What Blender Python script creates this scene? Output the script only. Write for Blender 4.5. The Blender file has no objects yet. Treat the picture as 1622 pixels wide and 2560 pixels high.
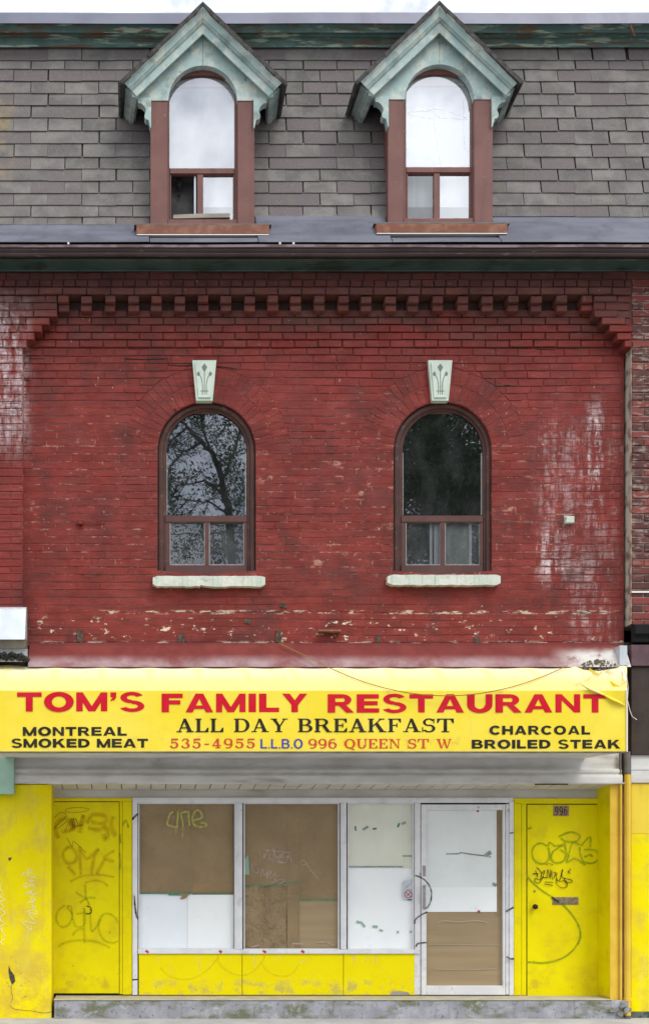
import bpy, bmesh, math, random
from mathutils import Vector
random.seed(7)
rnd = random.random
def U(a, b): return a + (b - a) * rnd()

# ------------------------------------------------------------------ camera, sky, sun, exposure
S = 240.0            # facade measurements: units per metre
VX, VY = 330.0, 2163.0   # where the eye stands, in facade measurements
D = 12.0             # metres from the facade to the eye (across the pavement and half the road)
CX, CZ = (VX - 811) / S, (2547 - VY) / S
sc = bpy.context.scene
COL = sc.collection
cam = bpy.data.cameras.new('camera')
camo = bpy.data.objects.new('camera', cam)
COL.objects.link(camo); sc.camera = camo
camo.location = (CX, -D, CZ); camo.rotation_euler = (math.radians(90), 0, 0)
cam.sensor_fit = 'HORIZONTAL'; cam.sensor_width = 36.0
cam.lens = 36.0 * D / (1622 / S)
cam.shift_x = (811 - VX) / 1622; cam.shift_y = (VY - 1280) / 1622
cam.clip_start = 0.1; cam.clip_end = 500

SUN = Vector((0.50, -0.72, 1.15)).normalized()
world = bpy.data.worlds.new('World'); sc.world = world; world.use_nodes = True
wn = world.node_tree; wn.nodes.clear()
def wnode(t): return wn.nodes.new(t)
sky = wnode('ShaderNodeTexSky'); sky.sky_type = 'NISHITA'; sky.sun_disc = False
sky.sun_elevation = math.asin(SUN.z); sky.sun_rotation = math.atan2(SUN.x, SUN.y)
sky.dust_density = 2.0
tcw = wnode('ShaderNodeTexCoord')
cn = wnode('ShaderNodeTexNoise'); cn.inputs['Scale'].default_value = 7.0; cn.inputs['Detail'].default_value = 8; cn.inputs['Roughness'].default_value = .55
wn.links.new(tcw.outputs['Generated'], cn.inputs['Vector'])
cr = wnode('ShaderNodeMapRange'); cr.inputs['From Min'].default_value = .36; cr.inputs['From Max'].default_value = .52
cr.inputs['To Min'].default_value = .25; cr.inputs['To Max'].default_value = 1
wn.links.new(cn.outputs['Fac'], cr.inputs['Value'])
mx = wnode('ShaderNodeMix'); mx.data_type = 'RGBA'
wn.links.new(cr.outputs['Result'], mx.inputs['Factor'])
wn.links.new(sky.outputs['Color'], mx.inputs[6])
sx_ = wnode('ShaderNodeSeparateXYZ'); wn.links.new(tcw.outputs['Generated'], sx_.inputs[0])
ov = wnode('ShaderNodeMapRange'); ov.inputs['From Min'].default_value = 0; ov.inputs['From Max'].default_value = 1
ov.inputs['To Min'].default_value = .36; ov.inputs['To Max'].default_value = 1.08      # overcast: zenith three times the horizon
wn.links.new(sx_.outputs['Z'], ov.inputs['Value'])
cc = wnode('ShaderNodeVectorMath'); cc.operation = 'SCALE'; cc.inputs[0].default_value = (22.6, 23.2, 24.2)
wn.links.new(ov.outputs['Result'], cc.inputs['Scale']); wn.links.new(cc.outputs[0], mx.inputs[7])
bg = wnode('ShaderNodeBackground'); bg.inputs['Strength'].default_value = 0.105
wn.links.new(mx.outputs[2], bg.inputs['Color'])
wo = wnode('ShaderNodeOutputWorld'); wn.links.new(bg.outputs[0], wo.inputs[0])
sun = bpy.data.lights.new('sun', 'SUN'); suno = bpy.data.objects.new('sun', sun); COL.objects.link(suno)
sun.energy = 1.5; sun.angle = math.radians(24); sun.color = (1, .965, .91)
suno.rotation_euler = (-SUN).to_track_quat('-Z', 'Y').to_euler(); suno.location = SUN * 30
vs = sc.view_settings
vs.view_transform = 'Standard'; vs.look = 'None'; vs.gamma = 1; vs.use_curve_mapping = False; vs.exposure = 0.18

# ------------------------------------------------------------------ helpers
def P(px, py, y=0.0):
    k = (D + y) / D / S
    return Vector((CX + (px - VX) * k, y, CZ + (VY - py) * k))
def W(px, py): return (px - 811) / S, (2547 - py) / S

def srgb(r, g, b):
    f = lambda c: (c / 255 / 12.92) if c / 255 <= .04045 else ((c / 255 + .055) / 1.055) ** 2.4
    return (f(r), f(g), f(b))

class MB:
    def __init__(s): s.v = []; s.f = []; s.rv = []; s.cur = 0.0
    def vert(s, p): s.v.append(tuple(p)); return len(s.v) - 1
    def face(s, *pts):
        s.f.append(tuple(s.vert(p) for p in pts)); s.rv.append(s.cur)
    def fi(s, *idx): s.f.append(tuple(idx)); s.rv.append(s.cur)
    def wbox(s, x0, x1, z0, z1, y0, y1, ch=0.0):
        # y0 = front (towards the street), y1 = back, ch = chamfer of the front edges
        if ch > 0:
            A = [s.vert(p) for p in ((x0+ch, y0, z0+ch), (x1-ch, y0, z0+ch), (x1-ch, y0, z1-ch), (x0+ch, y0, z1-ch))]
            B = [s.vert(p) for p in ((x0, y0+ch, z0), (x1, y0+ch, z0), (x1, y0+ch, z1), (x0, y0+ch, z1))]
            C = [s.vert(p) for p in ((x0, y1, z0), (x1, y1, z0), (x1, y1, z1), (x0, y1, z1))]
            s.fi(*A)
            for i in range(4):
                j = (i + 1) % 4
                s.fi(A[i], B[i], B[j], A[j]); s.fi(B[i], C[i], C[j], B[j])
            s.fi(C[3], C[2], C[1], C[0])
        else:
            a = [s.vert((x, y, z)) for y in (y0, y1) for (x, z) in ((x0, z0), (x1, z0), (x1, z1), (x0, z1))]
            for q in ((0,1,2,3), (7,6,5,4), (0,4,5,1), (1,5,6,2), (2,6,7,3), (3,7,4,0)): s.fi(*[a[i] for i in q])
        return s
    def box(s, px0, px1, py0, py1, yf, yb, ch=0.0):
        a = P(px0, py1, yf); b = P(px1, py0, yf)
        return s.wbox(a.x, b.x, a.z, b.z, yf, yb, ch)
    def hprof(s, prof, px0, px1, caps=True, closed=False, n=1, wob=0.0):
        xs = [W(px0, 0)[0] + (W(px1, 0)[0] - W(px0, 0)[0]) * i / n for i in range(n + 1)]
        rows = []
        ph = U(0, 9)
        for x in xs:
            dz = wob * (math.sin(x * 1.7 + ph) + .6 * math.sin(x * 4.1 + ph * 2))
            rows.append([s.vert((x, y, P(0, py, y).z + dz)) for (py, y) in prof])
        m = len(prof)
        for i in range(n):
            for j in range(m if closed else m - 1):
                k = (j + 1) % m
                s.fi(rows[i][j], rows[i+1][j], rows[i+1][k], rows[i][k])
        if caps and m > 2:
            s.fi(*rows[0]); s.fi(*reversed(rows[-1]))
        return s
    def sweep(s, path, prof):
        # path: (bx, by, nx, ny) in facade measurements; prof: (offset along n, depth)
        rows = [[s.vert(P(bx + nx * o, by + ny * o, y)) for (o, y) in prof] for (bx, by, nx, ny) in path]
        for i in range(len(rows) - 1):
            for j in range(len(prof) - 1):
                s.fi(rows[i][j], rows[i+1][j], rows[i+1][j+1], rows[i][j+1])
        s.fi(*rows[0]); s.fi(*reversed(rows[-1]))
        return s
    def poly(s, pts, yf, yb):
        # outline measured at depth yf, extruded straight back to yb
        a = [P(x, y, yf) for x, y in pts]
        F = [s.vert(p) for p in a]; B = [s.vert((p.x, yb, p.z)) for p in a]
        n = len(F)
        s.fi(*F); s.fi(*reversed(B))
        for i in range(n): s.fi(F[i], B[i], B[(i+1) % n], F[(i+1) % n])
        return s
    def strips(s, xs, top, bot, yf, yb):
        for a, b in zip(xs[:-1], xs[1:]):
            q = [P(a, top(a), yf), P(b, top(b), yf), P(b, bot(b), yf), P(a, bot(a), yf)]
            r = [Vector((p.x, yb, p.z)) for p in q]
            s.face(*q); s.face(q[2], q[3], r[3], r[2]); s.face(q[0], q[1], r[1], r[0])
        return s
    def tube(s, pts, r, seg=8, cap=True):
        rings = []
        n = len(pts)
        rr = r if isinstance(r, (list, tuple)) else [r] * n
        for i, p in enumerate(pts):
            p = Vector(p)
            t = (Vector(pts[min(i+1, n-1)]) - Vector(pts[max(i-1, 0)])).normalized()
            u = t.cross(Vector((0, 1, 0.01))); 
            if u.length < .05: u = t.cross(Vector((1, 0, 0)))
            u.normalize(); w = t.cross(u)
            rings.append([s.vert(p + (u * math.cos(2*math.pi*k/seg) + w * math.sin(2*math.pi*k/seg)) * rr[i]) for k in range(seg)])
        for i in range(n - 1):
            for k in range(seg):
                s.fi(rings[i][k], rings[i][(k+1) % seg], rings[i+1][(k+1) % seg], rings[i+1][k])
        if cap: s.fi(*rings[0]); s.fi(*reversed(rings[-1]))
        return s
    def ribbon(s, pts, y, w, smooth=4, taper=False):
        # a painted line: flat strip on the surface, w in facade measurements
        if smooth and len(pts) > 2:
            out = []
            q = [pts[0]] + list(pts) + [pts[-1]]
            for i in range(1, len(q) - 2):
                p0, p1, p2, p3 = q[i-1], q[i], q[i+1], q[i+2]
                for k in range(smooth):
                    t = k / smooth
                    out.append(tuple(.5 * (2*p1[c] + (p2[c]-p0[c])*t + (2*p0[c]-5*p1[c]+4*p2[c]-p3[c])*t*t + (3*p1[c]-p0[c]-3*p2[c]+p3[c])*t**3) for c in (0, 1)))
            out.append(tuple(pts[-1])); pts = out
        if not hasattr(s, 'dy'): s.dy = 0.0
        n = len(pts); L = []
        for i in range(n):
            a = pts[max(i-1, 0)]; b = pts[min(i+1, n-1)]
            dx, dy = b[0]-a[0], b[1]-a[1]; l = math.hypot(dx, dy) or 1
            ww = w * .5 * (U(.85, 1.15)) * ((.35 + .65 * math.sin(math.pi * (i+.5)/n)) if taper else 1)
            L.append(((pts[i][0] - dy/l*ww, pts[i][1] + dx/l*ww), (pts[i][0] + dy/l*ww, pts[i][1] - dx/l*ww)))
        if not hasattr(s, 'soft'): s.soft = {}
        for i in range(n - 1):
            s.dy += 0.00004
            yy = y - s.dy
            a = [s.vert(P(*q, yy)) for q in (L[i][0], L[i+1][0], pts[i+1], pts[i], L[i+1][1], L[i][1])]
            s.fi(a[0], a[1], a[2], a[3]); s.fi(a[3], a[2], a[4], a[5])
            s.soft[a[2]] = 1.0; s.soft[a[3]] = 1.0
        return s
    def mesh(s, name, recalc=True, smooth=False):
        me = bpy.data.meshes.new(name)
        me.from_pydata(s.v, [], s.f)
        if any(s.rv):
            at = me.attributes.new('rv', 'FLOAT', 'FACE'); at.data.foreach_set('value', s.rv)
        if getattr(s, 'soft', None):
            sa = me.attributes.new('soft', 'FLOAT', 'POINT'); sa.data.foreach_set('value', [s.soft.get(i, 0.0) for i in range(len(s.v))])
        if recalc:
            bm = bmesh.new(); bm.from_mesh(me)
            if smooth: bmesh.ops.remove_doubles(bm, verts=bm.verts, dist=1e-5)
            bmesh.ops.recalc_face_normals(bm, faces=bm.faces); bm.to_mesh(me); bm.free()
        if smooth: me.polygons.foreach_set('use_smooth', [True] * len(me.polygons))
        return me
    def build(s, name, m, parent=None, label=None, kind=None, smooth=False, recalc=True):
        me = s.mesh(name, recalc, smooth)
        return link(name, me, m, parent, label, kind)

def link(name, me, m, parent=None, label=None, kind=None, loc=None):
    if m is not None and not me.materials: me.materials.append(m)
    o = bpy.data.objects.new(name, me); COL.objects.link(o)
    if parent is not None:
        o.parent = parent
        base = Vector((0, 0, 0)) if parent.parent else Vector(parent.location)
        if parent.type == 'EMPTY' and not parent.parent: o.location = -base
    if loc is not None: o.location = Vector(loc) + (o.location if parent is not None and not parent.parent else Vector((0, 0, 0)))
    if label: o['label'] = label
    if kind: o['kind'] = kind
    return o
def thing(name, label, cat, loc=(0, 0, 0), group=None):
    o = bpy.data.objects.new(name, None); COL.objects.link(o)
    o.location = loc; o.empty_display_size = .3
    o['label'] = label; o['category'] = cat
    if group: o['group'] = group
    return o
def tag(o, label, cat, group=None):
    o['label'] = label; o['category'] = cat
    if group: o['group'] = group
    return o

# ------------------------------------------------------------------ materials
class NT:
    def __init__(s, name):
        s.m = bpy.data.materials.new(name); s.m.use_nodes = True
        s.t = s.m.node_tree; s.t.nodes.clear()
        s.geo = s.n('ShaderNodeNewGeometry'); s.pos = s.geo.outputs['Position']; s._xyz = None
    def n(s, t): return s.t.nodes.new(t)
    def put(s, inp, v):
        if isinstance(v, bpy.types.NodeSocket): s.t.links.new(v, inp)
        elif isinstance(v, (tuple, list)) and len(v) == 3 and inp.type == 'RGBA': inp.default_value = (*v, 1)
        else: inp.default_value = v
    def math(s, op, a, b=0.0, c=None, clamp=False):
        n = s.n('ShaderNodeMath'); n.operation = op; n.use_clamp = clamp
        s.put(n.inputs[0], a); s.put(n.inputs[1], b)
        if c is not None: s.put(n.inputs[2], c)
        return n.outputs[0]
    def noise(s, scale, stretch=(1, 1, 1), detail=4, rough=.55, off=(0, 0, 0), vec=None):
        v = s.n('ShaderNodeVectorMath'); v.operation = 'MULTIPLY_ADD'
        s.put(v.inputs[0], vec or s.pos); v.inputs[1].default_value = stretch; v.inputs[2].default_value = off
        n = s.n('ShaderNodeTexNoise'); n.inputs['Scale'].default_value = scale
        n.inputs['Detail'].default_value = detail; n.inputs['Roughness'].default_value = rough
        s.t.links.new(v.outputs[0], n.inputs['Vector'])
        return n.outputs['Fac']
    def ramp(s, v, lo, hi, t0=0.0, t1=1.0, smooth=True):
        n = s.n('ShaderNodeMapRange'); n.interpolation_type = 'SMOOTHSTEP' if smooth else 'LINEAR'
        s.put(n.inputs['Value'], v)
        for k, x in (('From Min', lo), ('From Max', hi), ('To Min', t0), ('To Max', t1)): s.put(n.inputs[k], x)
        return n.outputs['Result']
    def mix(s, f, a, b, blend='MIX'):
        n = s.n('ShaderNodeMix'); n.data_type = 'RGBA'; n.blend_type = blend
        s.put(n.inputs[0], f); s.put(n.inputs[6], a); s.put(n.inputs[7], b)
        return n.outputs[2]
    def xyz(s):
        if not s._xyz:
            n = s.n('ShaderNodeSeparateXYZ'); s.t.links.new(s.pos, n.inputs[0]); s._xyz = n.outputs
        return s._xyz
    def rect(s, px0, px1, py0, py1, sx=20, sy=None, wob=0.0, wscale=3.0):
        sy = sx if sy is None else sy
        X, Y, Z = s.xyz()
        if wob:
            w = s.math('MULTIPLY', s.math('SUBTRACT', s.noise(wscale, off=(px0*.01, 0, py0*.01)), .5), wob)
            X = s.math('ADD', X, w); Z = s.math('ADD', Z, w)
        x0, z1 = W(px0, py0); x1, z0 = W(px1, py1)
        a, b = sx / S, sy / S
        r = s.math('MULTIPLY', s.ramp(X, x0 - a, x0 + a), s.ramp(X, x1 - a, x1 + a, 1, 0))
        r = s.math('MULTIPLY', r, s.ramp(Z, z0 - b, z0 + b))
        return s.math('MULTIPLY', r, s.ramp(Z, z1 - b, z1 + b, 1, 0))
    def done(s, col, rough=.7, bump=None, metal=0.0, spec=None, normal=None):
        b = s.n('ShaderNodeBsdfPrincipled')
        s.put(b.inputs['Base Color'], col); s.put(b.inputs['Roughness'], rough); s.put(b.inputs['Metallic'], metal)
        if spec is not None: b.inputs['Specular IOR Level'].default_value = spec
        if bump:
            h, st, dist = bump
            n = s.n('ShaderNodeBump'); n.inputs['Strength'].default_value = st; n.inputs['Distance'].default_value = dist
            s.put(n.inputs['Height'], h); s.t.links.new(n.outputs[0], b.inputs['Normal'])
        o = s.n('ShaderNodeOutputMaterial'); s.t.links.new(b.outputs[0], o.inputs[0])
        return s.m
    def rand(s):
        oi = s.n('ShaderNodeObjectInfo'); at = s.n('ShaderNodeAttribute'); at.attribute_name = 'rv'
        return s.math('FRACT', s.math('ADD', oi.outputs['Random'], at.outputs['Fac']))

def mat(name, col, col2=None, scale=5, amt=(.35, .65), stretch=(1, 1, 1), chips=(), rough=.7, bump=.25, bscale=90, bdist=.003, metal=0.0, streak=None, rand=0.0, rcol=None, spec=.22):
    t = NT(name)
    c = col
    if col2 is not None: c = t.mix(t.ramp(t.noise(scale, stretch), *amt), col, col2)
    if rcol: c = t.mix(t.ramp(t.rand(), rcol[1], rcol[1] + .12), c, rcol[0])
    if rand:
        v = t.ramp(t.rand(), 0, 1, 1 - rand, 1 + rand, smooth=False)
        k = t.n('ShaderNodeCombineColor'); 
        for i in range(3): t.put(k.inputs[i], v)
        c = t.mix(1.0, c, k.outputs[0], 'MULTIPLY')
    if streak:      # (colour, scale, lo, hi): runs of dirt down the surface
        c = t.mix(t.ramp(t.noise(streak[1], (1, 1, .12), 5), streak[2], streak[3], 0, streak[4] if len(streak) > 4 else .7), c, streak[0])
    for i, ch in enumerate(chips):   # dict(col, scale, lo, hi, st, rect, k)
        f = t.ramp(t.noise(ch['scale'], ch.get('st', (1, 1, 1)), 6, .62, (i * 3.1 + 1, 0, i * 1.7)), ch['lo'], ch['hi'])
        if 'rect' in ch:
            m = None
            for r in ch['rect']:
                q = t.rect(*r, wob=ch.get('wob', .15)); m = q if m is None else t.math('MAXIMUM', m, q)
            f = t.math('MULTIPLY', f, m)
        f = t.math('MULTIPLY', f, ch.get('k', 1.0), clamp=True)
        c = t.mix(f, c, ch['col'])
    return t.done(c, rough, (t.noise(bscale, detail=5), bump, bdist), metal, spec)

def glass_mat(name, refl, tint=(1, 1, 1), wave=.02, rough=0.0, haze=0.0, hazecol=(.5, .52, .55), fk=.8):
    t = NT(name)
    bm_ = t.n('ShaderNodeBump'); bm_.inputs['Strength'].default_value = wave; bm_.inputs['Distance'].default_value = .05
    t.put(bm_.inputs['Height'], t.noise(2.2, detail=1))
    g = t.n('ShaderNodeBsdfGlossy'); g.inputs['Color'].default_value = (*tint, 1); g.inputs['Roughness'].default_value = rough
    t.t.links.new(bm_.outputs[0], g.inputs['Normal'])
    tr = t.n('ShaderNodeBsdfTransparent'); tr.inputs['Color'].default_value = (.985, .99, .988, 1)
    fr = t.n('ShaderNodeFresnel'); fr.inputs['IOR'].default_value = 1.5
    f = t.math('ADD', t.math('MULTIPLY', fr.outputs[0], fk), refl, clamp=True)
    m = t.n('ShaderNodeMixShader'); t.put(m.inputs[0], f); t.t.links.new(tr.outputs[0], m.inputs[1]); t.t.links.new(g.outputs[0], m.inputs[2])
    out = m.outputs[0]
    if haze:
        d = t.n('ShaderNodeBsdfDiffuse'); d.inputs['Color'].default_value = (*hazecol, 1)
        m2 = t.n('ShaderNodeMixShader')
        t.put(m2.inputs[0], t.ramp(t.noise(6, (1, 1, .5), 5), .35, .75, haze * .3, haze)); t.t.links.new(out, m2.inputs[1]); t.t.links.new(d.outputs[0], m2.inputs[2]); out = m2.outputs[0]
    o = t.n('ShaderNodeOutputMaterial'); t.t.links.new(out, o.inputs[0])
    return t.m

def spray_mat(name, col, alpha, scale=25, hard=.15):
    t = NT(name)
    d = t.n('ShaderNodeBsdfDiffuse'); d.inputs['Color'].default_value = (*col, 1)
    tr = t.n('ShaderNodeBsdfTransparent'); m = t.n('ShaderNodeMixShader')
    at = t.n('ShaderNodeAttribute'); at.attribute_name = 'soft'
    t.put(m.inputs[0], t.math('MULTIPLY', t.ramp(t.noise(scale, detail=5), .25, .7, alpha * .5, alpha), t.ramp(at.outputs['Fac'], 0, hard)))
    t.t.links.new(tr.outputs[0], m.inputs[1]); t.t.links.new(d.outputs[0], m.inputs[2])
    o = t.n('ShaderNodeOutputMaterial'); t.t.links.new(m.outputs[0], o.inputs[0])
    return t.m

PITCH = 18.9
CREAM = (.62, .55, .42); WHITEW = (.62, .56, .56)
RED = (.200, .031, .025); RED2 = (.148, .026, .021)
def brick_material(name, joint):
    t = NT(name)
    X, Y, Z = t.xyz()
    red = t.mix(t.ramp(t.noise(2.0, (1, 1, 1.2), 7, .7), .38, .62), RED, RED2)
    red = t.mix(t.ramp(t.noise(7, (.5, 1, 1.6), 5), .45, .75, 0, .45), red, (.30, .055, .045))
    old = t.mix(t.ramp(t.noise(6, (.5, 1, 2)), .35, .65), (.145, .060, .050), (.115, .045, .038))
    r = t.rand()
    old = t.mix(t.ramp(r, .62, .92, 0, .7), old, (.145, .045, .036))
    zt = W(0, 795)[1]
    wz = t.math('ADD', Z, t.math('MULTIPLY', t.math('SUBTRACT', t.noise(2.0, (1, 1, 2.5), 5), .5), .9))
    col = t.mix(t.ramp(wz, zt - .22, zt + .20), red, old)
    v = t.ramp(r, 0, 1, .90, 1.10, smooth=False)
    k = t.n('ShaderNodeCombineColor')
    for i in range(3): t.put(k.inputs[i], v)
    col = t.mix(1.0, col, k.outputs[0], 'MULTIPLY')
    # brick by brick: which course and which brick of the course a point belongs to
    kk = (D + .13) / D / S
    pyv = t.math('SUBTRACT', VY - 701 + PITCH * 100, t.math('DIVIDE', t.math('SUBTRACT', Z, CZ), kk))
    rown = t.math('FLOOR', t.math('DIVIDE', pyv, PITCH))
    par = t.math('MULTIPLY', t.math('FRACT', t.math('DIVIDE', rown, 2.0)), 60.0)
    pxv = t.math('ADD', t.math('DIVIDE', t.math('SUBTRACT', X, CX), kk), VX - 20 + 59.6 * 50)
    coln = t.math('FLOOR', t.math('DIVIDE', t.math('SUBTRACT', pxv, par), 59.6))
    cxy = t.n('ShaderNodeCombineXYZ'); t.put(cxy.inputs[0], rown); t.put(cxy.inputs[1], coln)
    wn_ = t.n('ShaderNodeTexWhiteNoise'); wn_.noise_dimensions = '2D'; t.t.links.new(cxy.outputs[0], wn_.inputs[0])
    bid = wn_.outputs['Value']
    rowf = t.math('FRACT', t.math('DIVIDE', t.math('ADD', t.math('ADD', pyv, 1.2), t.math('MULTIPLY', t.noise(9, detail=5), 4.0)), PITCH))
    dj = t.math('ABSOLUTE', t.math('SUBTRACT', rowf, .60))
    bedj = t.ramp(dj, .37, .46)
    col = t.mix(t.ramp(t.noise(34, (.28, 1, 1.3), 6, .7, (6, 0, 2)), .50, .68, 0, .55), col, (.085, .024, .021))
    col = t.mix(t.ramp(t.noise(46, (.5, 1, 1.2), 4, .7, (8, 0, 3)), .60, .72, 0, .4), col, (.33, .095, .08))
    # grime
    col = t.mix(t.ramp(t.noise(3.3, (1, 1, .7), 6), .50, .74, 0, .65), col, (.065, .026, .024))
    # white bloom running down the right end of the wall and the top of the left pier
    runs = t.ramp(t.noise(11, (1, 1, .22), 7, .75), .44, .62)
    cell = t.ramp(t.noise(18, (.45, 1, 1.9), 5, .75, (5, 0, 2)), .40, .58)
    a = t.math('MAXIMUM', t.rect(1478, 1525, 1015, 1300, 22, 60, .10), t.rect(1355, 1425, 1320, 1440, 22, 40, .12))
    a = t.math('MAXIMUM', a, t.math('MULTIPLY', t.rect(1360, 1548, 1050, 1330, 25, 50, .2), .42))
    a = t.math('MAXIMUM', a, t.math('MULTIPLY', t.rect(1440, 1545, 1360, 1600, 25, 50, .2), .38))
    bl = t.math('MULTIPLY', t.math('MULTIPLY', a, runs), t.math('ADD', t.math('MULTIPLY', t.ramp(bid, .0, .8), .45), t.math('MULTIPLY', cell, .75)), clamp=True)
    bl = t.math('MULTIPLY', bl, t.math('SUBTRACT', 1.0, t.math('MULTIPLY', bedj, .75)))
    lp = t.math('MULTIPLY', t.rect(-300, 66, 770, 1110, 24, 60, .16), t.ramp(t.noise(14, (1, 1, .3), 6, .7, (3, 0, 4)), .38, .60, 0, .85))
    bl = t.math('MAXIMUM', bl, t.math('MULTIPLY', lp, t.math('ADD', t.math('MULTIPLY', cell, .6), .35)))
    col = t.mix(t.math('MULTIPLY', bl, 1.0, clamp=True), col, (.60, .52, .53))
    # cream scabs where the old sign band was torn off
    sc1 = t.ramp(t.noise(9, (1, 1, 1.7), 7, .75, (2, 0, 7)), .60, .625)
    sc2 = t.ramp(t.noise(10, (.6, 1, 2.5), 6, .75, (9, 0, 1)), .53, .57)
    band = t.math('MULTIPLY', t.rect(70, 1570, 1540, 1606, 8, 12), sc1)
    line = t.math('MULTIPLY', t.rect(230, 1570, 1520, 1528, 30, 3), sc2)
    line2 = t.math('MULTIPLY', t.rect(70, 1570, 1598, 1607, 30, 3), t.math('MULTIPLY', sc2, .7))
    spk = t.math('MULTIPLY', t.rect(60, 1560, 690, 1530, 30), t.ramp(t.noise(21, (1.6, 1, .7), 5, .65, (4, 0, 3)), .69, .72, 0, .75))
    sm = t.math('MAXIMUM', t.math('MAXIMUM', band, line), t.math('MAXIMUM', line2, spk))
    col = t.mix(sm, col, CREAM)
    flk = t.ramp(t.noise(8, (.8, 1, 1.5), 6, .7, (7, 0, 5)), .53, .66, 0, .75)
    zon = t.math('MAXIMUM', t.rect(60, 420, 1000, 1440, 60, 60, .4), t.rect(610, 1570, 960, 1440, 60, 60, .4))
    col = t.mix(t.math('MULTIPLY', t.math('MULTIPLY', flk, zon), bedj), col, (.46, .25, .19))
    drk = t.math('MULTIPLY', bedj, t.ramp(t.noise(2.4, (.7, 1, 1.3), 7, .75, (1, 0, 9)), .45, .62, .0, .8))
    col = t.mix(drk, col, (.085, .030, .027))
    if joint:
        fl = t.ramp(t.noise(9, (1, 1, 1.3), 6, .7, (7, 0, 5)), .52, .68, 0, .75)
        zone = t.math('MAXIMUM', t.rect(60, 400, 1060, 1420, 60, 60, .3), t.rect(640, 1560, 1040, 1440, 60, 60, .3))
        col = t.mix(t.math('MULTIPLY', fl, zone), col, (.50, .27, .20))
        dk = t.ramp(wz, zt - .3, zt + .2, .08, .42)
        col = t.mix(dk, col, (.055, .036, .032))
    return t.done(col, t.ramp(t.noise(5), .3, .7, .6, .85), (t.math('ADD', t.noise(55, detail=6), t.math('ADD', t.math('MULTIPLY', t.noise(14), 1.2), t.math('MULTIPLY', t.noise(20, (.25, 1, 2.2), 5), 1.8))), .6, .004), spec=.2)

M = {}
M['brick'] = brick_material('painted_brick', False)
M['mortar'] = brick_material('painted_mortar', True)
M['recess'] = mat('sooty_unpainted_brick', (.125, .078, .068), (.085, .055, .048), 9, rough=.95, bump=.6, bscale=40)
M['nbrick'] = mat('worn_brown_brick', (.120, .038, .032), (.08, .032, .028), 7, rand=.22, rcol=((.17, .040, .034), .6),
    chips=[dict(col=(.42, .36, .31), scale=16, lo=.50, hi=.64, st=(.5, 1, 1.8), k=.55, rect=[(1560, 1900, 690, 1420, 10, 60)])], bump=.6, bdist=.005, bscale=50)
M['nmortar'] = mat('cream_mortar', (.50, .43, .36), (.20, .13, .11), 9, (.45, .68), rough=.9, bump=.6, bscale=60)
M['shingle'] = mat('asphalt_shingle', (.195, .182, .172), (.135, .126, .121), 4.5, rand=.18, rcol=((.125, .108, .108), .66), rough=.92, bump=.8, bscale=260, bdist=.004,
    chips=[dict(col=(.40, .39, .37), scale=90, lo=.56, hi=.70, k=.5), dict(col=(.07, .065, .065), scale=70, lo=.58, hi=.70, k=.6), dict(col=(.27, .20, .10), scale=5, lo=.4, hi=.6, rect=[(-300, 22, 180, 420, 22, 60)], k=.75), dict(col=(.13, .115, .118), scale=4, lo=.52, hi=.70, k=.7),
           dict(col=(.16, .17, .11), scale=6, lo=.55, hi=.7, k=.35)])
M['roofdeck'] = mat('roof_felt', (.035, .034, .034), (.06, .058, .055), 6, rough=.95)
M['darkshingle'] = mat('dark_roof_edge', (.045, .042, .04), (.09, .085, .078), 14, rough=.95, bump=.9, bscale=120, bdist=.006)
M['flash'] = mat('lilac_grey_flashing', (.14, .145, .19), (.17, .175, .225), 2.5, rough=.42, bump=.15, bscale=12, bdist=.004, metal=.15, streak=((.12, .12, .15), 5, .5, .75, .6))
M['flash2'] = mat('weathered_grey_flashing', (.085, .087, .112), (.125, .128, .162), 3, stretch=(.5, 1, 2), rough=.5, bump=.3, bscale=9, bdist=.008, streak=((.06, .06, .075), 6, .5, .75, .6))
M['verdigris'] = mat('peeling_green_cornice', (.085, .145, .13), (.12, .20, .18), 5, rough=.75, bump=.6, bscale=45,
    chips=[dict(col=(.15, .095, .065), scale=7, lo=.50, hi=.60, st=(.35, 1, 2.2)), dict(col=(.42, .50, .40), scale=8, lo=.54, hi=.62, st=(.3, 1, 2.5), k=.8)])
M['greencornice'] = mat('dark_green_cornice', (.055, .088, .080), (.075, .11, .10), 4, rough=.7, bump=.4, bscale=40,
    chips=[dict(col=(.24, .25, .19), scale=6, lo=.63, hi=.75, st=(.4, 1, 3), k=.55), dict(col=(.03, .028, .022), scale=5, lo=.5, hi=.7, st=(.5, 1, 2), k=.7)])
M['teal'] = mat('peeling_pale_teal_paint', (.33, .445, .43), (.40, .50, .475), 4, rough=.72, bump=.55, bscale=38,
    chips=[dict(col=(.58, .61, .54), scale=7, lo=.46, hi=.62, st=(1, 1, .8), k=.75), dict(col=(.17, .13, .10), scale=26, lo=.63, hi=.67, st=(1, 1, 1.6), k=.75), dict(col=(.11, .15, .14), scale=5, lo=.50, hi=.72, k=.6), dict(col=(.22, .19, .15), scale=11, lo=.66, hi=.70, k=.6)])
M['casing'] = mat('brown_casing_paint', (.185, .085, .072), (.155, .071, .060), 4, rough=.5, bump=.25, bscale=30, streak=((.10, .045, .04), 9, .5, .75, .55), chips=[dict(col=(.30, .20, .17), scale=22, lo=.66, hi=.70, k=.6)])
M['sash'] = mat('dark_brown_sash', (.085, .040, .034), (.11, .048, .040), 6, rough=.5, bump=.2, bscale=40)
M['sash2'] = mat('brown_sash_paint', (.105, .048, .042), (.085, .040, .036), 5, rough=.5, bump=.2, bscale=40)
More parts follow.
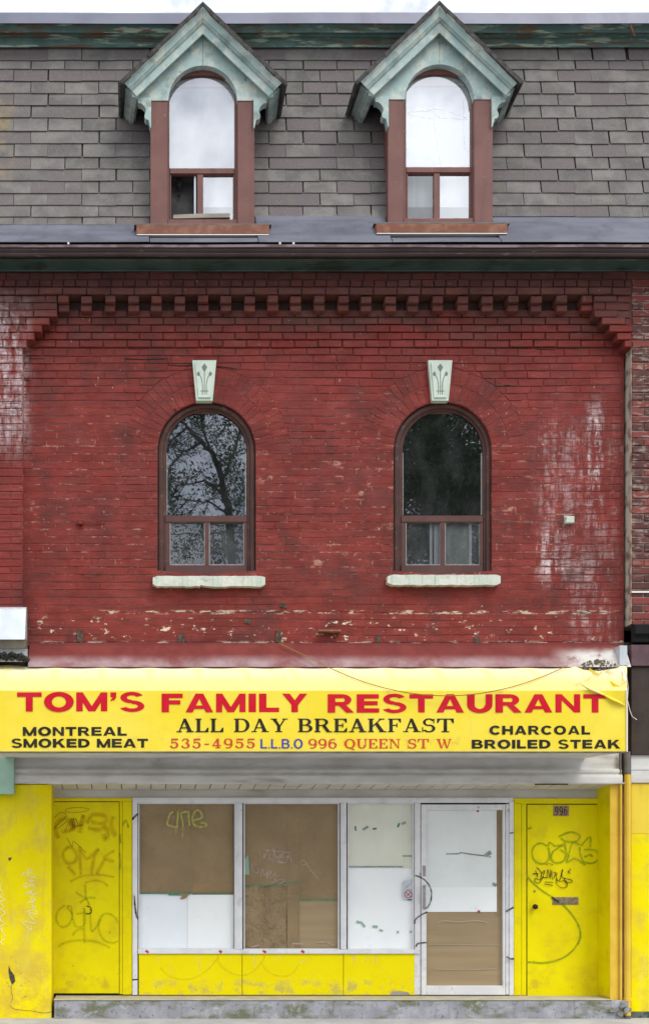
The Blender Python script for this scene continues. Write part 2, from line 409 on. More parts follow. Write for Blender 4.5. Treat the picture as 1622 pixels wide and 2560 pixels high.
M['archframe'] = mat('weathered_brown_frame', (.085, .038, .032), (.055, .030, .026), 5, rough=.65, bump=.5, bscale=50, chips=[dict(col=(.14, .11, .09), scale=14, lo=.58, hi=.68, k=.5)])
M['gutter'] = mat('brown_metal_gutter', (.075, .050, .050), (.055, .036, .036), 3, rough=.45, bump=.1, bscale=15,
    chips=[dict(col=(.30, .24, .24), scale=13, lo=.63, hi=.70, st=(.5, 1, 4), k=.5)])
M['gutlip'] = mat('worn_gutter_lip', (.20, .14, .145), (.10, .06, .06), 14, (.4, .6), stretch=(.4, 1, 1), rough=.45)
M['black'] = mat('black_gap', (.012, .012, .013), rough=.9)
M['rust'] = mat('rusty_sill_paint', (.20, .082, .055), (.27, .13, .085), 10, (.4, .65), rough=.8, bump=.5, bscale=60, streak=((.42, .30, .24), 14, .58, .75, .6))
M['stone'] = mat('pale_painted_stone', (.47, .53, .46), (.58, .60, .53), 6, rough=.85, bump=.8, bscale=28, bdist=.008,
    chips=[dict(col=(.20, .20, .16), scale=9, lo=.58, hi=.72, k=.55), dict(col=(.34, .28, .22), scale=15, lo=.63, hi=.7, k=.6)])
M['keystone'] = mat('mint_painted_keystone', (.48, .57, .49), (.56, .63, .55), 7, rough=.7, bump=.3, bscale=40, chips=[dict(col=(.30, .34, .28), scale=10, lo=.62, hi=.76, k=.5)])
M['groove'] = mat('dirty_groove', (.17, .20, .16), rough=.9)
M['band'] = mat('red_sheet_band', (.135, .026, .023), (.17, .036, .030), 5, rough=.6, spec=.1, bump=.3, bscale=10,
    chips=[dict(col=(.45, .36, .38), scale=2.2, lo=.28, hi=.72, rect=[(-100, 1700, 1648, 1700, 60, 14)], k=.7, wob=.04), dict(col=(.56, .54, .50), scale=6, lo=.25, hi=.5, rect=[(1415, 1700, 1625, 1700, 50, 14)], k=.95)])
M['galv'] = mat('galvanised_sheet', (.52, .56, .61), (.44, .48, .53), 5, rough=.4, bump=.15, metal=.35, bscale=15)
M['tar'] = mat('black_tarred_debris', (.022, .022, .024), (.05, .048, .045), 20, rough=.9, bump=1, bscale=40, bdist=.01)
M['debris'] = mat('grey_brown_rubble', (.10, .088, .07), (.26, .24, .20), 34, (.42, .6), rough=.95, bump=1, bscale=70, bdist=.01)
M['awfront'] = mat('yellow_vinyl', (.80, .62, .030), (.82, .66, .065), 2.2, rough=.42, bump=.35, bscale=2.5, bdist=.03, streak=((.74, .52, .10), 8, .52, .78, .6),
    chips=[dict(col=(.30, .20, .06), scale=9, lo=.54, hi=.70, rect=[(1455, 1570, 1727, 1795, 18, 14)], k=.65), dict(col=(.45, .30, .08), scale=12, lo=.5, hi=.7, rect=[(-40, 1600, 1873, 1890, 60, 5)], k=.5)])
def awning_top_mat():
    t = NT('sun_bleached_vinyl')
    X, Y, Z = t.xyz()
    f = t.ramp(t.math('ADD', Z, t.math('MULTIPLY', t.noise(4, (1, 1, .3)), .10)), W(0, 1740)[1] + .05, W(0, 1690)[1] + .09)
    c = t.mix(f, (.82, .66, .22), (.82, .74, .46))
    st = t.math('POWER', t.math('ABSOLUTE', t.math('SINE', t.math('MULTIPLY', t.math('SUBTRACT', X, W(256, 0)[0]), math.pi * S / 117.3))), 7.0)
    c = t.mix(t.math('MULTIPLY', t.math('SUBTRACT', 1.0, t.ramp(t.math('ABSOLUTE', t.math('SINE', t.math('MULTIPLY', t.math('SUBTRACT', X, W(256, 0)[0]), math.pi * S / 117.3))), 0, .42)), .6), c, (.86, .72, .24))
    c = t.mix(t.ramp(t.noise(9, (1, 1, .2), 6), .52, .72, 0, .6), c, (.74, .54, .18))
    d = t.math('MULTIPLY', t.rect(1440, 1600, 1660, 1730, 25, 12), t.ramp(t.noise(8, (1, 1, 1), 5), .42, .65, 0, .6))
    c = t.mix(d, c, (.55, .38, .14))
    return t.done(c, .5, (t.noise(9, detail=4), .25, .012))
M['awtop'] = awning_top_mat()
M['letred'] = mat('red_lettering', (.53, .008, .022), (.55, .014, .03), 6, rough=.6, bump=.05, spec=.1, streak=((.60, .09, .07), 9, .62, .85, .4))
M['letblk'] = mat('black_lettering', (.020, .018, .016), (.034, .030, .024), 8, rough=.6, bump=.05, spec=.1)
M['letord'] = mat('orange_red_lettering', (.56, .055, .03), rough=.5, bump=.05)
M['letblu'] = mat('blue_lettering', (.06, .06, .36), rough=.5, bump=.05)
M['fascia'] = mat('grimy_white_fascia', (.68, .67, .66), (.56, .545, .52), 2.5, stretch=(1, 1, 3), rough=.6, bump=.1, bscale=12, chips=[dict(col=(.20, .17, .14), scale=3, lo=.54, hi=.76, st=(.5, 1, 2.5), k=.6)])
M['soffit'] = mat('grey_soffit_boards', (.62, .59, .53), (.54, .51, .46), 4, rough=.7, bump=.2, bscale=30)
M['transom'] = mat('stained_transom_board', (.58, .55, .50), (.47, .44, .39), 2.2, stretch=(1, 1, 2.5), rough=.7, bump=.2, bscale=14, chips=[dict(col=(.16, .13, .10), scale=3.5, lo=.56, hi=.76, st=(.5, 1, 2), k=.6)])
M['alu'] = mat('white_aluminium_frame', (.64, .64, .655), (.72, .72, .73), 6, rough=.4, bump=.12, bscale=30, metal=.1, chips=[dict(col=(.10, .09, .085), scale=14, lo=.67, hi=.72, st=(1.5, 1, .6), k=.85), dict(col=(.30, .29, .28), scale=5, lo=.55, hi=.75, k=.45)])
YEL = (.80, .685, .0); YEL2 = (.77, .62, .0)
M['yellow'] = mat('yellow_wall_paint', YEL, YEL2, 2.2, spec=.1, rough=.55, bump=.3, bscale=16, bdist=.006, streak=((.56, .38, .04), 9, .54, .80, .65),
    chips=[dict(col=(.62, .46, .05), scale=2.6, lo=.44, hi=.66, k=.8), dict(col=(.66, .60, .12), scale=5, lo=.55, hi=.7, st=(2, 1, .4), k=.5), dict(col=(.55, .34, .05), scale=6, lo=.40, hi=.62, rect=[(-300, 140, 2400, 2560, 30, 60), (1500, 1700, 1950, 2060, 20, 30)], k=.6), dict(col=(.13, .10, .07), scale=22, lo=.68, hi=.72, k=.8),
           dict(col=(.16, .11, .07), scale=13, lo=.60, hi=.66, rect=[(10, 70, 2400, 2560, 20, 30)], k=.9)])
M['yelpanel'] = mat('yellow_panel_paint', YEL, (.78, .64, .0), 3, spec=.1, rough=.45, bump=.12, bscale=14, streak=((.55, .45, .20), 22, .60, .78, .6),
    chips=[dict(col=(.40, .33, .13), scale=9, lo=.45, hi=.65, rect=[(340, 1060, 2462, 2500, 30, 10)], k=.6), dict(col=(.55, .50, .33), scale=16, lo=.60, hi=.68, rect=[(340, 1060, 2380, 2410, 30, 12)], k=.8)])
M['yeldoor'] = mat('yellow_door_paint', (.76, .665, .0), (.73, .61, .0), 2.6, spec=.1, rough=.45, bump=.10, bscale=10, streak=((.55, .38, .03), 10, .62, .88, .35),
    chips=[dict(col=(.60, .47, .01), scale=3, lo=.45, hi=.70, k=.7), dict(col=(.10, .08, .05), scale=26, lo=.69, hi=.73, k=.7), dict(col=(.42, .30, .03), scale=7, lo=.5, hi=.7, rect=[(100, 1530, 2440, 2500, 40, 25)], k=.6)])
M['paleyel'] = mat('faded_yellow_paint', (.76, .57, .05), (.72, .51, .04), 3, rough=.55, bump=.3, bscale=18, streak=((.52, .33, .07), 9, .55, .8, .5))
M['pipeyel'] = mat('yellow_painted_pipe', (.70, .47, .05), (.64, .40, .04), 5, rough=.5, bump=.2, bscale=30, streak=((.35, .22, .05), 12, .58, .8, .6))
M['pipegrey'] = mat('grey_pipe', (.12, .11, .105), (.17, .16, .15), 8, rough=.5, bump=.2)
M['kraft'] = mat('brown_kraft_paper', (.300, .213, .118), (.255, .180, .100), 3, rough=.85, bump=.8, bscale=4, bdist=.07)
M['kraftc'] = mat('crumpled_kraft_paper', (.330, .236, .133), (.27, .192, .108), 4, rough=.8, bump=1.0, bscale=4.5, bdist=.16)
M['kraft2'] = mat('tan_kraft_paper', (.325, .215, .112), (.29, .192, .10), 5, rough=.85, bump=.3, bscale=10, bdist=.01)
M['kraft3'] = mat('folded_kraft_paper', (.36, .265, .155), (.32, .235, .137), 4, stretch=(.3, 1, 4), rough=.85, bump=.2, bscale=12)
M['white'] = mat('white_board', (.88, .895, .90), (.84, .86, .87), 2.5, rough=.7, bump=.08, bscale=10, chips=[dict(col=(.42, .43, .44), scale=7, lo=.60, hi=.82, k=.4)])
M['white2'] = mat('bluish_white_board', (.82, .855, .89), (.78, .82, .86), 2.5, rough=.7, bump=.1, bscale=8, chips=[dict(col=(.35, .35, .37), scale=5, lo=.6, hi=.8, k=.4)])
M['ivory'] = mat('yellowed_paper', (.68, .68, .57), (.73, .73, .64), 3, rough=.8, bump=.2, bscale=12)
M['greypaper'] = mat('grey_white_sheet', (.70, .725, .72), (.76, .785, .785), 2.5, rough=.75, bump=.15, bscale=10, chips=[dict(col=(.30, .31, .31), scale=9, lo=.66, hi=.78, k=.4)])
M['tape'] = mat('green_masking_tape', (.05, .21, .13), (.09, .28, .18), 20, rough=.7)
M['tapegrey'] = mat('grey_tape_residue', (.21, .23, .23), (.30, .33, .32), 25, rough=.8)
M['clear'] = mat('clear_tape', (.40, .33, .24), rough=.35)
M['red'] = mat('red_mark', (.42, .04, .04), rough=.6)
M['steel'] = mat('brushed_metal', (.36, .34, .32), (.26, .24, .22), 20, rough=.35, metal=.7)
M['brass'] = mat('tarnished_brass', (.20, .15, .10), (.30, .25, .18), 30, rough=.45, metal=.6)
M['knob'] = mat('dark_bronze_knob', (.035, .022, .018), rough=.35, metal=.5)
M['plate'] = mat('number_plate', (.26, .17, .10), (.33, .23, .15), 20, rough=.6)
M['concrete'] = mat('mossy_concrete', (.34, .34, .37), (.26, .26, .28), 6, rough=.9, bump=.6, bscale=45, bdist=.006, streak=((.14, .14, .14), 16, .55, .75, .6),
    chips=[dict(col=(.12, .13, .06), scale=4, lo=.46, hi=.64, st=(.7, 1, 1.5), k=.85), dict(col=(.07, .07, .07), scale=24, lo=.58, hi=.66, k=.75), dict(col=(.46, .46, .48), scale=11, lo=.55, hi=.68, k=.5)])
M['steptop'] = mat('worn_step_edge', (.46, .42, .30), (.38, .35, .27), 5, rough=.85, bump=.4, bscale=40)
M['pave'] = mat('pale_pavement', (.42, .41, .40), (.34, .335, .325), 3, rough=.9, bump=.4, bscale=60)
M['asphalt'] = mat('asphalt', (.05, .05, .052), (.065, .065, .066), 2, rough=.9, bump=.4, bscale=80)
M['curtain'] = mat('white_blind', (.46, .48, .52), (.60, .61, .63), 2.2, stretch=(2, 1, .8), rough=.9)
M['header'] = mat('pinkish_blind_header', (.66, .60, .60), (.58, .53, .54), 6, rough=.9)
M['greycurt'] = mat('grey_curtain', (.26, .28, .27), (.20, .22, .215), 4, stretch=(5, 1, .2), rough=.9)
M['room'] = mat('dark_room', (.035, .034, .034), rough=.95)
M['wood'] = mat('weathered_wood', (.34, .31, .26), (.24, .22, .18), 12, stretch=(.2, 1, 2), rough=.85)
M['olive'] = mat('olive_cloth', (.05, .065, .03), rough=.9)
M['greenbox'] = mat('pale_green_sheet', (.30, .46, .36), (.26, .40, .31), 3, rough=.5, streak=((.20, .33, .26), 6, .5, .8, .5))
M['darkpanel'] = mat('dark_brown_stucco', (.045, .034, .031), (.06, .045, .038), 5, rough=.85, bump=.8, bscale=50, bdist=.006, streak=((.11, .06, .04), 10, .62, .8, .5))
M['darkband'] = mat('dark_maroon_band', (.095, .055, .062), (.13, .08, .088), 6, rough=.6, streak=((.25, .19, .21), 14, .6, .8, .5))
M['mosswall'] = mat('dark_green_base', (.03, .07, .05), (.12, .13, .12), 12, (.45, .6), rough=.9, bump=.5)
M['wire'] = mat('rusty_cable', (.25, .15, .04), rough=.7)
M['wirewhite'] = mat('white_cable', (.75, .72, .66), rough=.6)
M['darkbrown'] = mat('rough_dark_brown', (.045, .035, .03), (.10, .08, .06), 25, rough=.95, bump=1, bscale=60)
M['glassdormer'] = glass_mat('sky_reflecting_glass', .33, (.95, .97, 1), .015)
M['glassgrey'] = glass_mat('dim_reflecting_glass', .08, (.92, .95, 1), .02, haze=.05)
M['glassarch'] = glass_mat('dusty_window_glass', .18, (.84, .90, 1), .012, rough=.012, haze=.04)
M['glassdusty'] = glass_mat('dirty_window_glass', .09, (.90, .95, 1), .02, haze=.13)
M['glassshop'] = glass_mat('shop_glass', .0, (1, 1, 1), .01, fk=.15)
M['bark'] = mat('grey_bark', (.045, .038, .032), (.07, .06, .05), 8, rough=.95)
M['leaf'] = mat('tree_leaves', (.040, .075, .022), (.06, .10, .03), 3, rand=.35, rough=.6, bump=0)

sprays = {'orange': spray_mat('faded_orange_spray', (.52, .30, .01), .42, 14, 1.0), 'olive': spray_mat('faded_olive_spray', (.40, .42, .01), .5, 14, 1.0),
    'green': spray_mat('green_spray', (.26, .36, .015), .85, 14, .9), 'black': spray_mat('black_marker', (.03, .028, .02), .95), 'pencil': spray_mat('thin_black_marker', (.10, .09, .02), .7),
    'white': spray_mat('white_scratches', (.78, .76, .55), .8), 'lime': spray_mat('lime_paint_pen', (.47, .50, .12), .9), 'lilac': spray_mat('pale_scratch', (.52, .47, .45), .8),
    'blue': spray_mat('teal_smear', (.22, .28, .02), .6)}

# ------------------------------------------------------------------ ground
g = MB(); g.wbox(-90, 90, -.3, 0, -3.6, .6); pav = g.build('pavement', M['pave']); pav['kind'] = 'structure'
g = MB(); g.wbox(-90, 90, -.5, -.13, -16.0, -3.605); rd = g.build('road', M['asphalt']); rd['kind'] = 'structure'
g = MB(); g.wbox(-90, 90, -.5, 0.0, -40, -16.005); gr = g.build('far_pavement', M['pave']); gr['kind'] = 'structure'
g = MB(); g.wbox(-200, 200, -.9, -.502, -200, 60); gr = g.build('ground', M['asphalt']); gr['kind'] = 'structure'

# ------------------------------------------------------------------ the building
XL, XR = -640, 2300          # facade runs on past both ends of the photograph
B = thing('restaurant_building', 'red painted brick building with slate grey mansard, two dormers and a yellow shopfront', 'building', (0, 0, 0))
NB = thing('neighbour_building', 'worn brown brick building edge with dark panel and yellow pillar on the right', 'building', (3.3, .02, 0))

YB = .13                      # recessed brick field
C1, C2 = 516.5, 1106.0        # arched window axes
AY, AR, RR = 1126.0, 123.0, 208.0
PIT = 18.9
def rowtop(k): return 701 + PIT * k
stepL = {4: 143, 5: 124, 6: 105, 7: 86, 8: 67}
stepR = {4: 1483, 5: 1503, 6: 1521, 7: 1539, 8: 1557}
PL, PR = 57, 1575             # pier edges

def hw_open(py):
    if py < AY - AR or py > 1436: return 0
    return AR if py >= AY else math.sqrt(max(0, AR**2 - (AY - py)**2))
def hw_ring(py):
    if py < AY - RR or py > 1436: return 0
    return AR if py >= AY else math.sqrt(max(0, RR**2 - (AY - py)**2))
def segs(pt, pb, fn, x0, x1):
    t, b = fn(pt), fn(pb)
    if t == 0 and b == 0: return [(x0, x0, x1, x1)]
    return [(x0, x0, C1 - t, C1 - b), (C1 + t, C1 + b, C2 - t, C2 - b), (C2 + t, C2 + b, x1, x1)]

def course(px, py): return py + 1.3 * math.sin(px / 173 + py * .021) + .9 * math.sin(px / 61 + py * .09)
def quadbrick(mb, x0t, x0b, x1t, x1b, pt, pb, yw, proud, ch=1.1):
    mb.cur = rnd() * .98 + .01
    pt0, pt1, pb0, pb1 = course(x0t, pt), course(x1t, pt), course(x0b, pb), course(x1b, pb)
    o = [P(x0t, pt0, yw), P(x1t, pt1, yw), P(x1b, pb1, yw), P(x0b, pb0, yw)]
    j = lambda: U(-.25, .25)
    f = [P(x0t + ch + j(), pt0 + ch + j(), yw - proud + U(-.0012, .0012)), P(x1t - ch + j(), pt1 + ch + j(), yw - proud + U(-.0012, .0012)), P(x1b - ch + j(), pb1 - ch + j(), yw - proud), P(x0b + ch + j(), pb0 - ch + j(), yw - proud)]
    O = [mb.vert(p) for p in o]; F = [mb.vert(p) for p in f]
    mb.fi(*F)
    for i in range(4): mb.fi(O[i], F[i], F[(i+1) % 4], O[(i+1) % 4])

def unit_brick(name, w, h, ch=.004, dep=.02):
    mb = MB(); mb.wbox(-w/2, w/2, -h/2, h/2, -dep, .004, ch); me = mb.mesh(name); return me

# mortar sheets (the wall itself)
mw = MB()
mw.cur = .5
py = rowtop(2) - 2
while py < 1612:
    nb = py + PIT / 2
    if nb < rowtop(4) + 1: py = nb; continue
    for (a, b, c, d) in segs(py, nb, hw_open, PL - 6, PR + 6 - 22):
        mw.face(P(a, py, YB), P(c, py, YB), P(d, nb, YB), P(b, nb, YB))
    py = nb
mw.face(P(PL, rowtop(4) - 2, YB), P(PR, rowtop(4) - 2, YB), P(PR, rowtop(4) + 2, YB + .0), P(PL, rowtop(4) + 2, YB + .0))
# top band, piers
mw.box(XL, PR + 4, 668, rowtop(2) - 1.5, 0, .4)
for k in range(2, 46):
    pt, pb = rowtop(k), rowtop(k + 1)
    mw.box(XL, stepL.get(k, PL) if k > 3 else 143, pt - .5, pb - .5 if k not in stepL else pb - 1, .001 * (k % 2), .4)
    if k < 9: mw.box((stepR.get(k, PR) if k > 3 else 1483), PR + 4, pt - .5, pb - 1, .001 * (k % 2), .4)
# arch reveals (intrados) back to the frames
for c in (C1, C2):
    path = [(c - AR, 1440), (c - AR, AY)] + [(c - AR * math.cos(a), AY - AR * math.sin(a)) for a in [math.pi * i / 28 for i in range(1, 28)]] + [(c + AR, AY), (c + AR, 1440)]
    for p, q in zip(path[:-1], path[1:]):
        a, b = P(*p, YB), P(*q, YB)
        mw.face(a, b, (b.x, .30, b.z), (a.x, .30, a.z))
WALL = mw.build('brick_wall', M['mortar'], B, recalc=False)

# bricks one by one (upper courses, where they read singly) ...
BW = 59.6
bricks = 0
ub_full = unit_brick('brick', 57.2 / S, 16.4 / S)
ub_half = unit_brick('brick', 27.4 / S, 16.4 / S)
def one_brick(pxc, pyc, yw, me, sx=1.0, parent=WALL, m=M['brick'], sz=1.0):
    o = link('brick', me, m, parent)
    k = (D + yw) / D
    o.location = P(pxc + U(-.6, .6), pyc + U(-.4, .4), yw + U(-.003, .003))
    o.scale = (sx * k * U(.985, 1.01), U(.8, 1.15), sz * k * U(.96, 1.02)); o.rotation_euler = (U(-.012, .012), U(-.006, .006), U(-.008, .008))
    return o
def row_of(k, x0, x1, yw, parent, me, L, off, m=M['brick'], lim=None):
    n = 0; x = off
    while x > x0: x -= L
    while x < x1:
        a, b = max(x + 1.3, x0), min(x + L - 1.3, x1)
        if b - a > 6 and b > -25 and a < 1650:
            one_brick((a + b) / 2, rowtop(k) + PIT / 2 - 1, yw, me, (b - a) / (L - 2.4), parent, m); n += 1
        x += L
    return n
bricks += row_of(0, -20, PR, 0, WALL, ub_half, 29.8, 10)
bricks += row_of(1, -20, PR, -.022, WALL, ub_full, BW, 38)
for k in range(4, 9):
    bricks += row_of(k, PL if k not in stepL else stepL[k] - 40, PR - 22, YB, WALL, ub_full, BW, 20 + (30 if k % 2 else 0))
# stepped corbels and the ends of the dentil course
for k, x in stepL.items():
    one_brick(x - 29, rowtop(k) + PIT / 2 - 1, -.012, ub_full); one_brick(x - 29 - 59.6, rowtop(k) + PIT / 2 - 1, -.002, ub_full)
for k, x in stepR.items():
    if x + 57 < PR + 12: one_brick(x + 29, rowtop(k) + PIT / 2 - 1, -.012, ub_full)
    else: one_brick((x + PR) / 2 + 2, rowtop(k) + PIT / 2 - 1, -.012, ub_half, max(.3, (PR - x) / 29))
# ... dentils
DX = [146, 203.5, 262, 320, 377, 436, 494, 551, 610, 668, 725, 784, 844, 902, 961, 1018, 1080, 1143, 1204, 1267, 1326.5, 1389, 1451]
dm = MB(); dm.wbox(-13.5 / S, 13.5 / S, -8.6 / S, 8.6 / S, -.15, .09, .006); dme = dm.mesh('dentil')
dm2 = MB(); dm2.wbox(-13.5 / S, 13.5 / S, -8.2 / S, 8.2 / S, -.105, .09, .006); dme2 = dm2.mesh('dentil')
for x in DX:
    for (yy, me) in ((750, dme), (771, dme2)):
        o = link('dentil', me, M['brick'], WALL)
        o.location = P(x + 13.5 + U(-1, 1), yy + U(-.6, .6), YB - (.12 if me is dme else .085)) + Vector((0, .12 if me is dme else .085, 0))
        o.rotation_euler = (0, U(-.02, .02), U(-.02, .02)); o.scale = (U(.93, 1.04), U(.9, 1.05), U(.94, 1.03))
w = MB(); w.box(120, 1500, rowtop(2) - 6, rowtop(4) + 6, YB + .03, YB + .2)
a, b = P(120, rowtop(4) - 2, YB), P(1500, rowtop(4) - 2, YB); w.wbox(a.x, b.x, a.z - .01, a.z - .004, YB + .002, YB + .035)
w.build('dentil_recess', M['recess'], WALL)
# header course that carries the dentils from above
# voussoirs of both arches
def voussoirs(c):
    for ring, (r0, r1, n) in enumerate(((AR + .5, 164, 25), (166, RR - 1, 33))):
        mv = MB()
        da = math.pi / n; w0 = r0 * math.sin(da / 2) * .93; w1 = r1 * math.sin(da / 2) * .95
        h = (r1 - r0) / 2 / S
        pts = [(-w0 / S, -h), (w0 / S, -h), (w1 / S, h), (-w1 / S, h)]
        q = 1.2 / S
        Fr = [mv.vert((x * .93, -.0022, z - math.copysign(q, z))) for x, z in pts]; Ob = [mv.vert((x, .004, z)) for x, z in pts]
        mv.fi(*Fr)
        for i in range(4): mv.fi(Ob[i], Fr[i], Fr[(i+1) % 4], Ob[(i+1) % 4])
        me = mv.mesh('voussoir')
        for i in range(n):
            a = math.pi * (i + .5) / n
            if abs(math.pi / 2 - a) < .19 + (0 if ring == 0 else -.02): continue
            rm = (r0 + r1) / 2
            o = link('voussoir', me, M['brick'], WALL)
            o.location = P(c - rm * math.cos(a), AY - rm * math.sin(a), YB - .001 + U(-.0006, .0006))
            o.rotation_euler = (0, a - math.pi / 2, 0)
            o.rotation_euler = (0, -(math.pi / 2 - a), 0)
            o.scale = ((D + YB) / D, U(.6, 1.2), (D + YB) / D)
voussoirs(C1); voussoirs(C2)
# ... and the painted field, where the courses run together
fb = MB()
for k in range(9, 48):
    pt, pb = rowtop(k), rowtop(k + 1) - 2.2
    off = 20 + (30 if k % 2 else 0) + U(-3, 3)
    for (lt, lb, rt, rb) in segs(pt, pb, hw_ring, PL - 2, PR - 22):
        x = off - 59.6 * 3
        while x < 1600:
            bw = BW + U(-4, 4)
            a, b = x + 1.1, x + bw - 1.1
            x += bw
            x0t, x0b, x1t, x1b = max(a, lt), max(a, lb), min(b, rt), min(b, rb)
            if x1t - x0t < 4 and x1b - x0b < 4: continue
            if x1t - x0t < 1: x1t = x0t = (x0t if lt > a else x1t)
            if x1b - x0b < 1: x1b = x0b = (x0b if lb > a else x1b)
            if x1t < x0t or x1b < x0b: continue
            if rnd() < .012: continue
            quadbrick(fb, x0t, x0b, x1t, x1b, pt, pb, YB + .001, .0012 + max(0, .0022 + .0026 * math.sin(x / 210 + k * .35) * math.sin(x / 97 - k * .2) + U(-.001, .001)) + .006 * max(0, 1 - (k - 9) / 7), .7)
for k in range(2, 46):     # left pier and everything beyond the left edge of the photograph
    pt, pb = rowtop(k), rowtop(k + 1) - 2.2
    x1 = (stepL.get(k, PL) if k > 3 else 143) - (119 if k in stepL else 0)
    x = x1
    w = BW if k % 2 else BW / 2
    while x > XL:
        a = x - w
        quadbrick(fb, a + 1.1, a + 1.1, x - 1.1, x - 1.1, pt, pb, -.001, U(.008, .011) if k < 20 else U(.003, .006), 1.0)
        x = a; w = BW
for k in range(2, 9):      # pier beside the right-hand corbels
    x = stepR.get(k, 1483) + (58 if k in stepR else 0)
    if k < 4 and k % 2: quadbrick(fb, x + 1, x + 1, x + 29, x + 29, rowtop(k), rowtop(k + 1) - 2.2, -.001, .010, 1.0); x += 30
    while x < PR - 4:
        x2 = min(x + BW, PR); quadbrick(fb, x + 1.1, x + 1.1, x2 - 1.1, x2 - 1.1, rowtop(k), rowtop(k + 1) - 2.2, -.001, U(.008, .012), 1.0); x += BW
x = XL
while x < PR:
    quadbrick(fb, x + 1, x + 1, x + BW - 1, x + BW - 1, 680, 698.5, -.001, U(.007, .010), 1.0); x += BW
fb.build('brick_field', M['brick'], WALL, 'smooth red painted courses of the main wall', 'stuff', recalc=False)

# fine cracks along the joints
cr_ = MB()
for pl in ([(313, 896), (350, 898), (418, 896), (422, 912), (450, 914), (480, 913)], [(60, 896), (112, 897)], [(436, 1021), (446, 1034)], [(60, 949), (75, 951)], [(1293, 842), (1297, 862)], [(540, 915), (590, 921)], [(1340, 872), (1390, 875)], [(1275, 963), (1260, 963)]):
    cr_.ribbon(pl, YB - .009, 2.0, 0)
cr_.build('crack', M['black'], B, 'dark cracks in the joints beside the keystone')

# dark hole patches and small fixtures left on the wall
for (a, b, c_, d_) in ((193, 206, 1574, 1608), (446, 460, 1586, 1608), (690, 702, 1576, 1607), (700, 716, 1508, 1520), (940, 950, 1590, 1608), (1186, 1198, 1592, 1608), (612, 626, 1547, 1560)):
    w = MB(); w.poly([(a + U(-2, 2), c_), (b + U(-2, 2), c_ + U(0, 4)), (b + 1, d_), (a - 1, d_ - U(0, 3))], YB - .013, YB + .02); w.build('dark_hole_patch', M['darkbrown'], B)  # dark patch painted in place of the shade inside a wall hole
w = MB(); w.box(796, 852, 1574, 1579, YB - .09, YB, .003); w.build('rusty_ledge', M['rust'], B)
w = MB(); w.box(193, 207, 1298, 1310, YB - .05, YB, .008); w.tube([P(207, 1304, YB - .02), P(235, 1306, YB - .02), P(262, 1308, YB - .012)], .004, 6); w.build('wall_hook', M['brick'], B, 'red painted hook with a short rod')
w = MB(); w.box(1414, 1436, 1290, 1307, YB - .05, YB, .006); w.tube([P(1418, 1298, YB - .03), P(1412, 1291, YB - .07)], .008, 6); w.build('cable_clip', M['stone'], B)
w = MB(); w.tube([P(x, 1298 + 8 * math.sin((x - 1235) / 180 * math.pi), YB - .018) for x in range(1235, 1416, 12)], .0022, 5); w.build('wall_wire', M['pipegrey'], B)

# keystones
for c in (511, 1100.5):
    k = MB(); k.poly([(c - 30, 900), (c + 30, 900), (c + 20.5, 1001), (c - 20.5, 1001)], YB - .055, YB + .02)
    ko = k.build('keystone', M['keystone'], B)
    k = MB()
    k.poly([(c - 23, 906), (c + 24, 906), (c + 15.5, 993), (c - 15, 993)], YB - .068, YB - .05); k.build('raised_panel', M['keystone'], ko)
    k = MB(); yk = YB - .0685
    for pts in ([(c, 986), (c, 960), (c, 935), (c, 925)], [(c - 5, 986), (c - 5, 962), (c - 8, 945), (c - 14, 934)], [(c + 5, 986), (c + 5, 962), (c + 8, 945), (c + 14, 934)]): k.ribbon(pts, yk, 1.9)
    k.ribbon([(c - 10, 977), (c + 10, 977)], yk, 1.7, 0)
    for (x, y, s_) in ((c, 917, 1.0), (c - 15, 933, .6), (c + 15, 933, .6)):
        k.dy += .0001; yy = yk - k.dy
        k.face(P(x, y - 9 * s_, yy), P(x + 7 * s_, y, yy), P(x + 2, y + 10 * s_, yy), P(x - 2, y + 10 * s_, yy), P(x - 7 * s_, y, yy))
    k.build('carved_flower', M['groove'], ko)

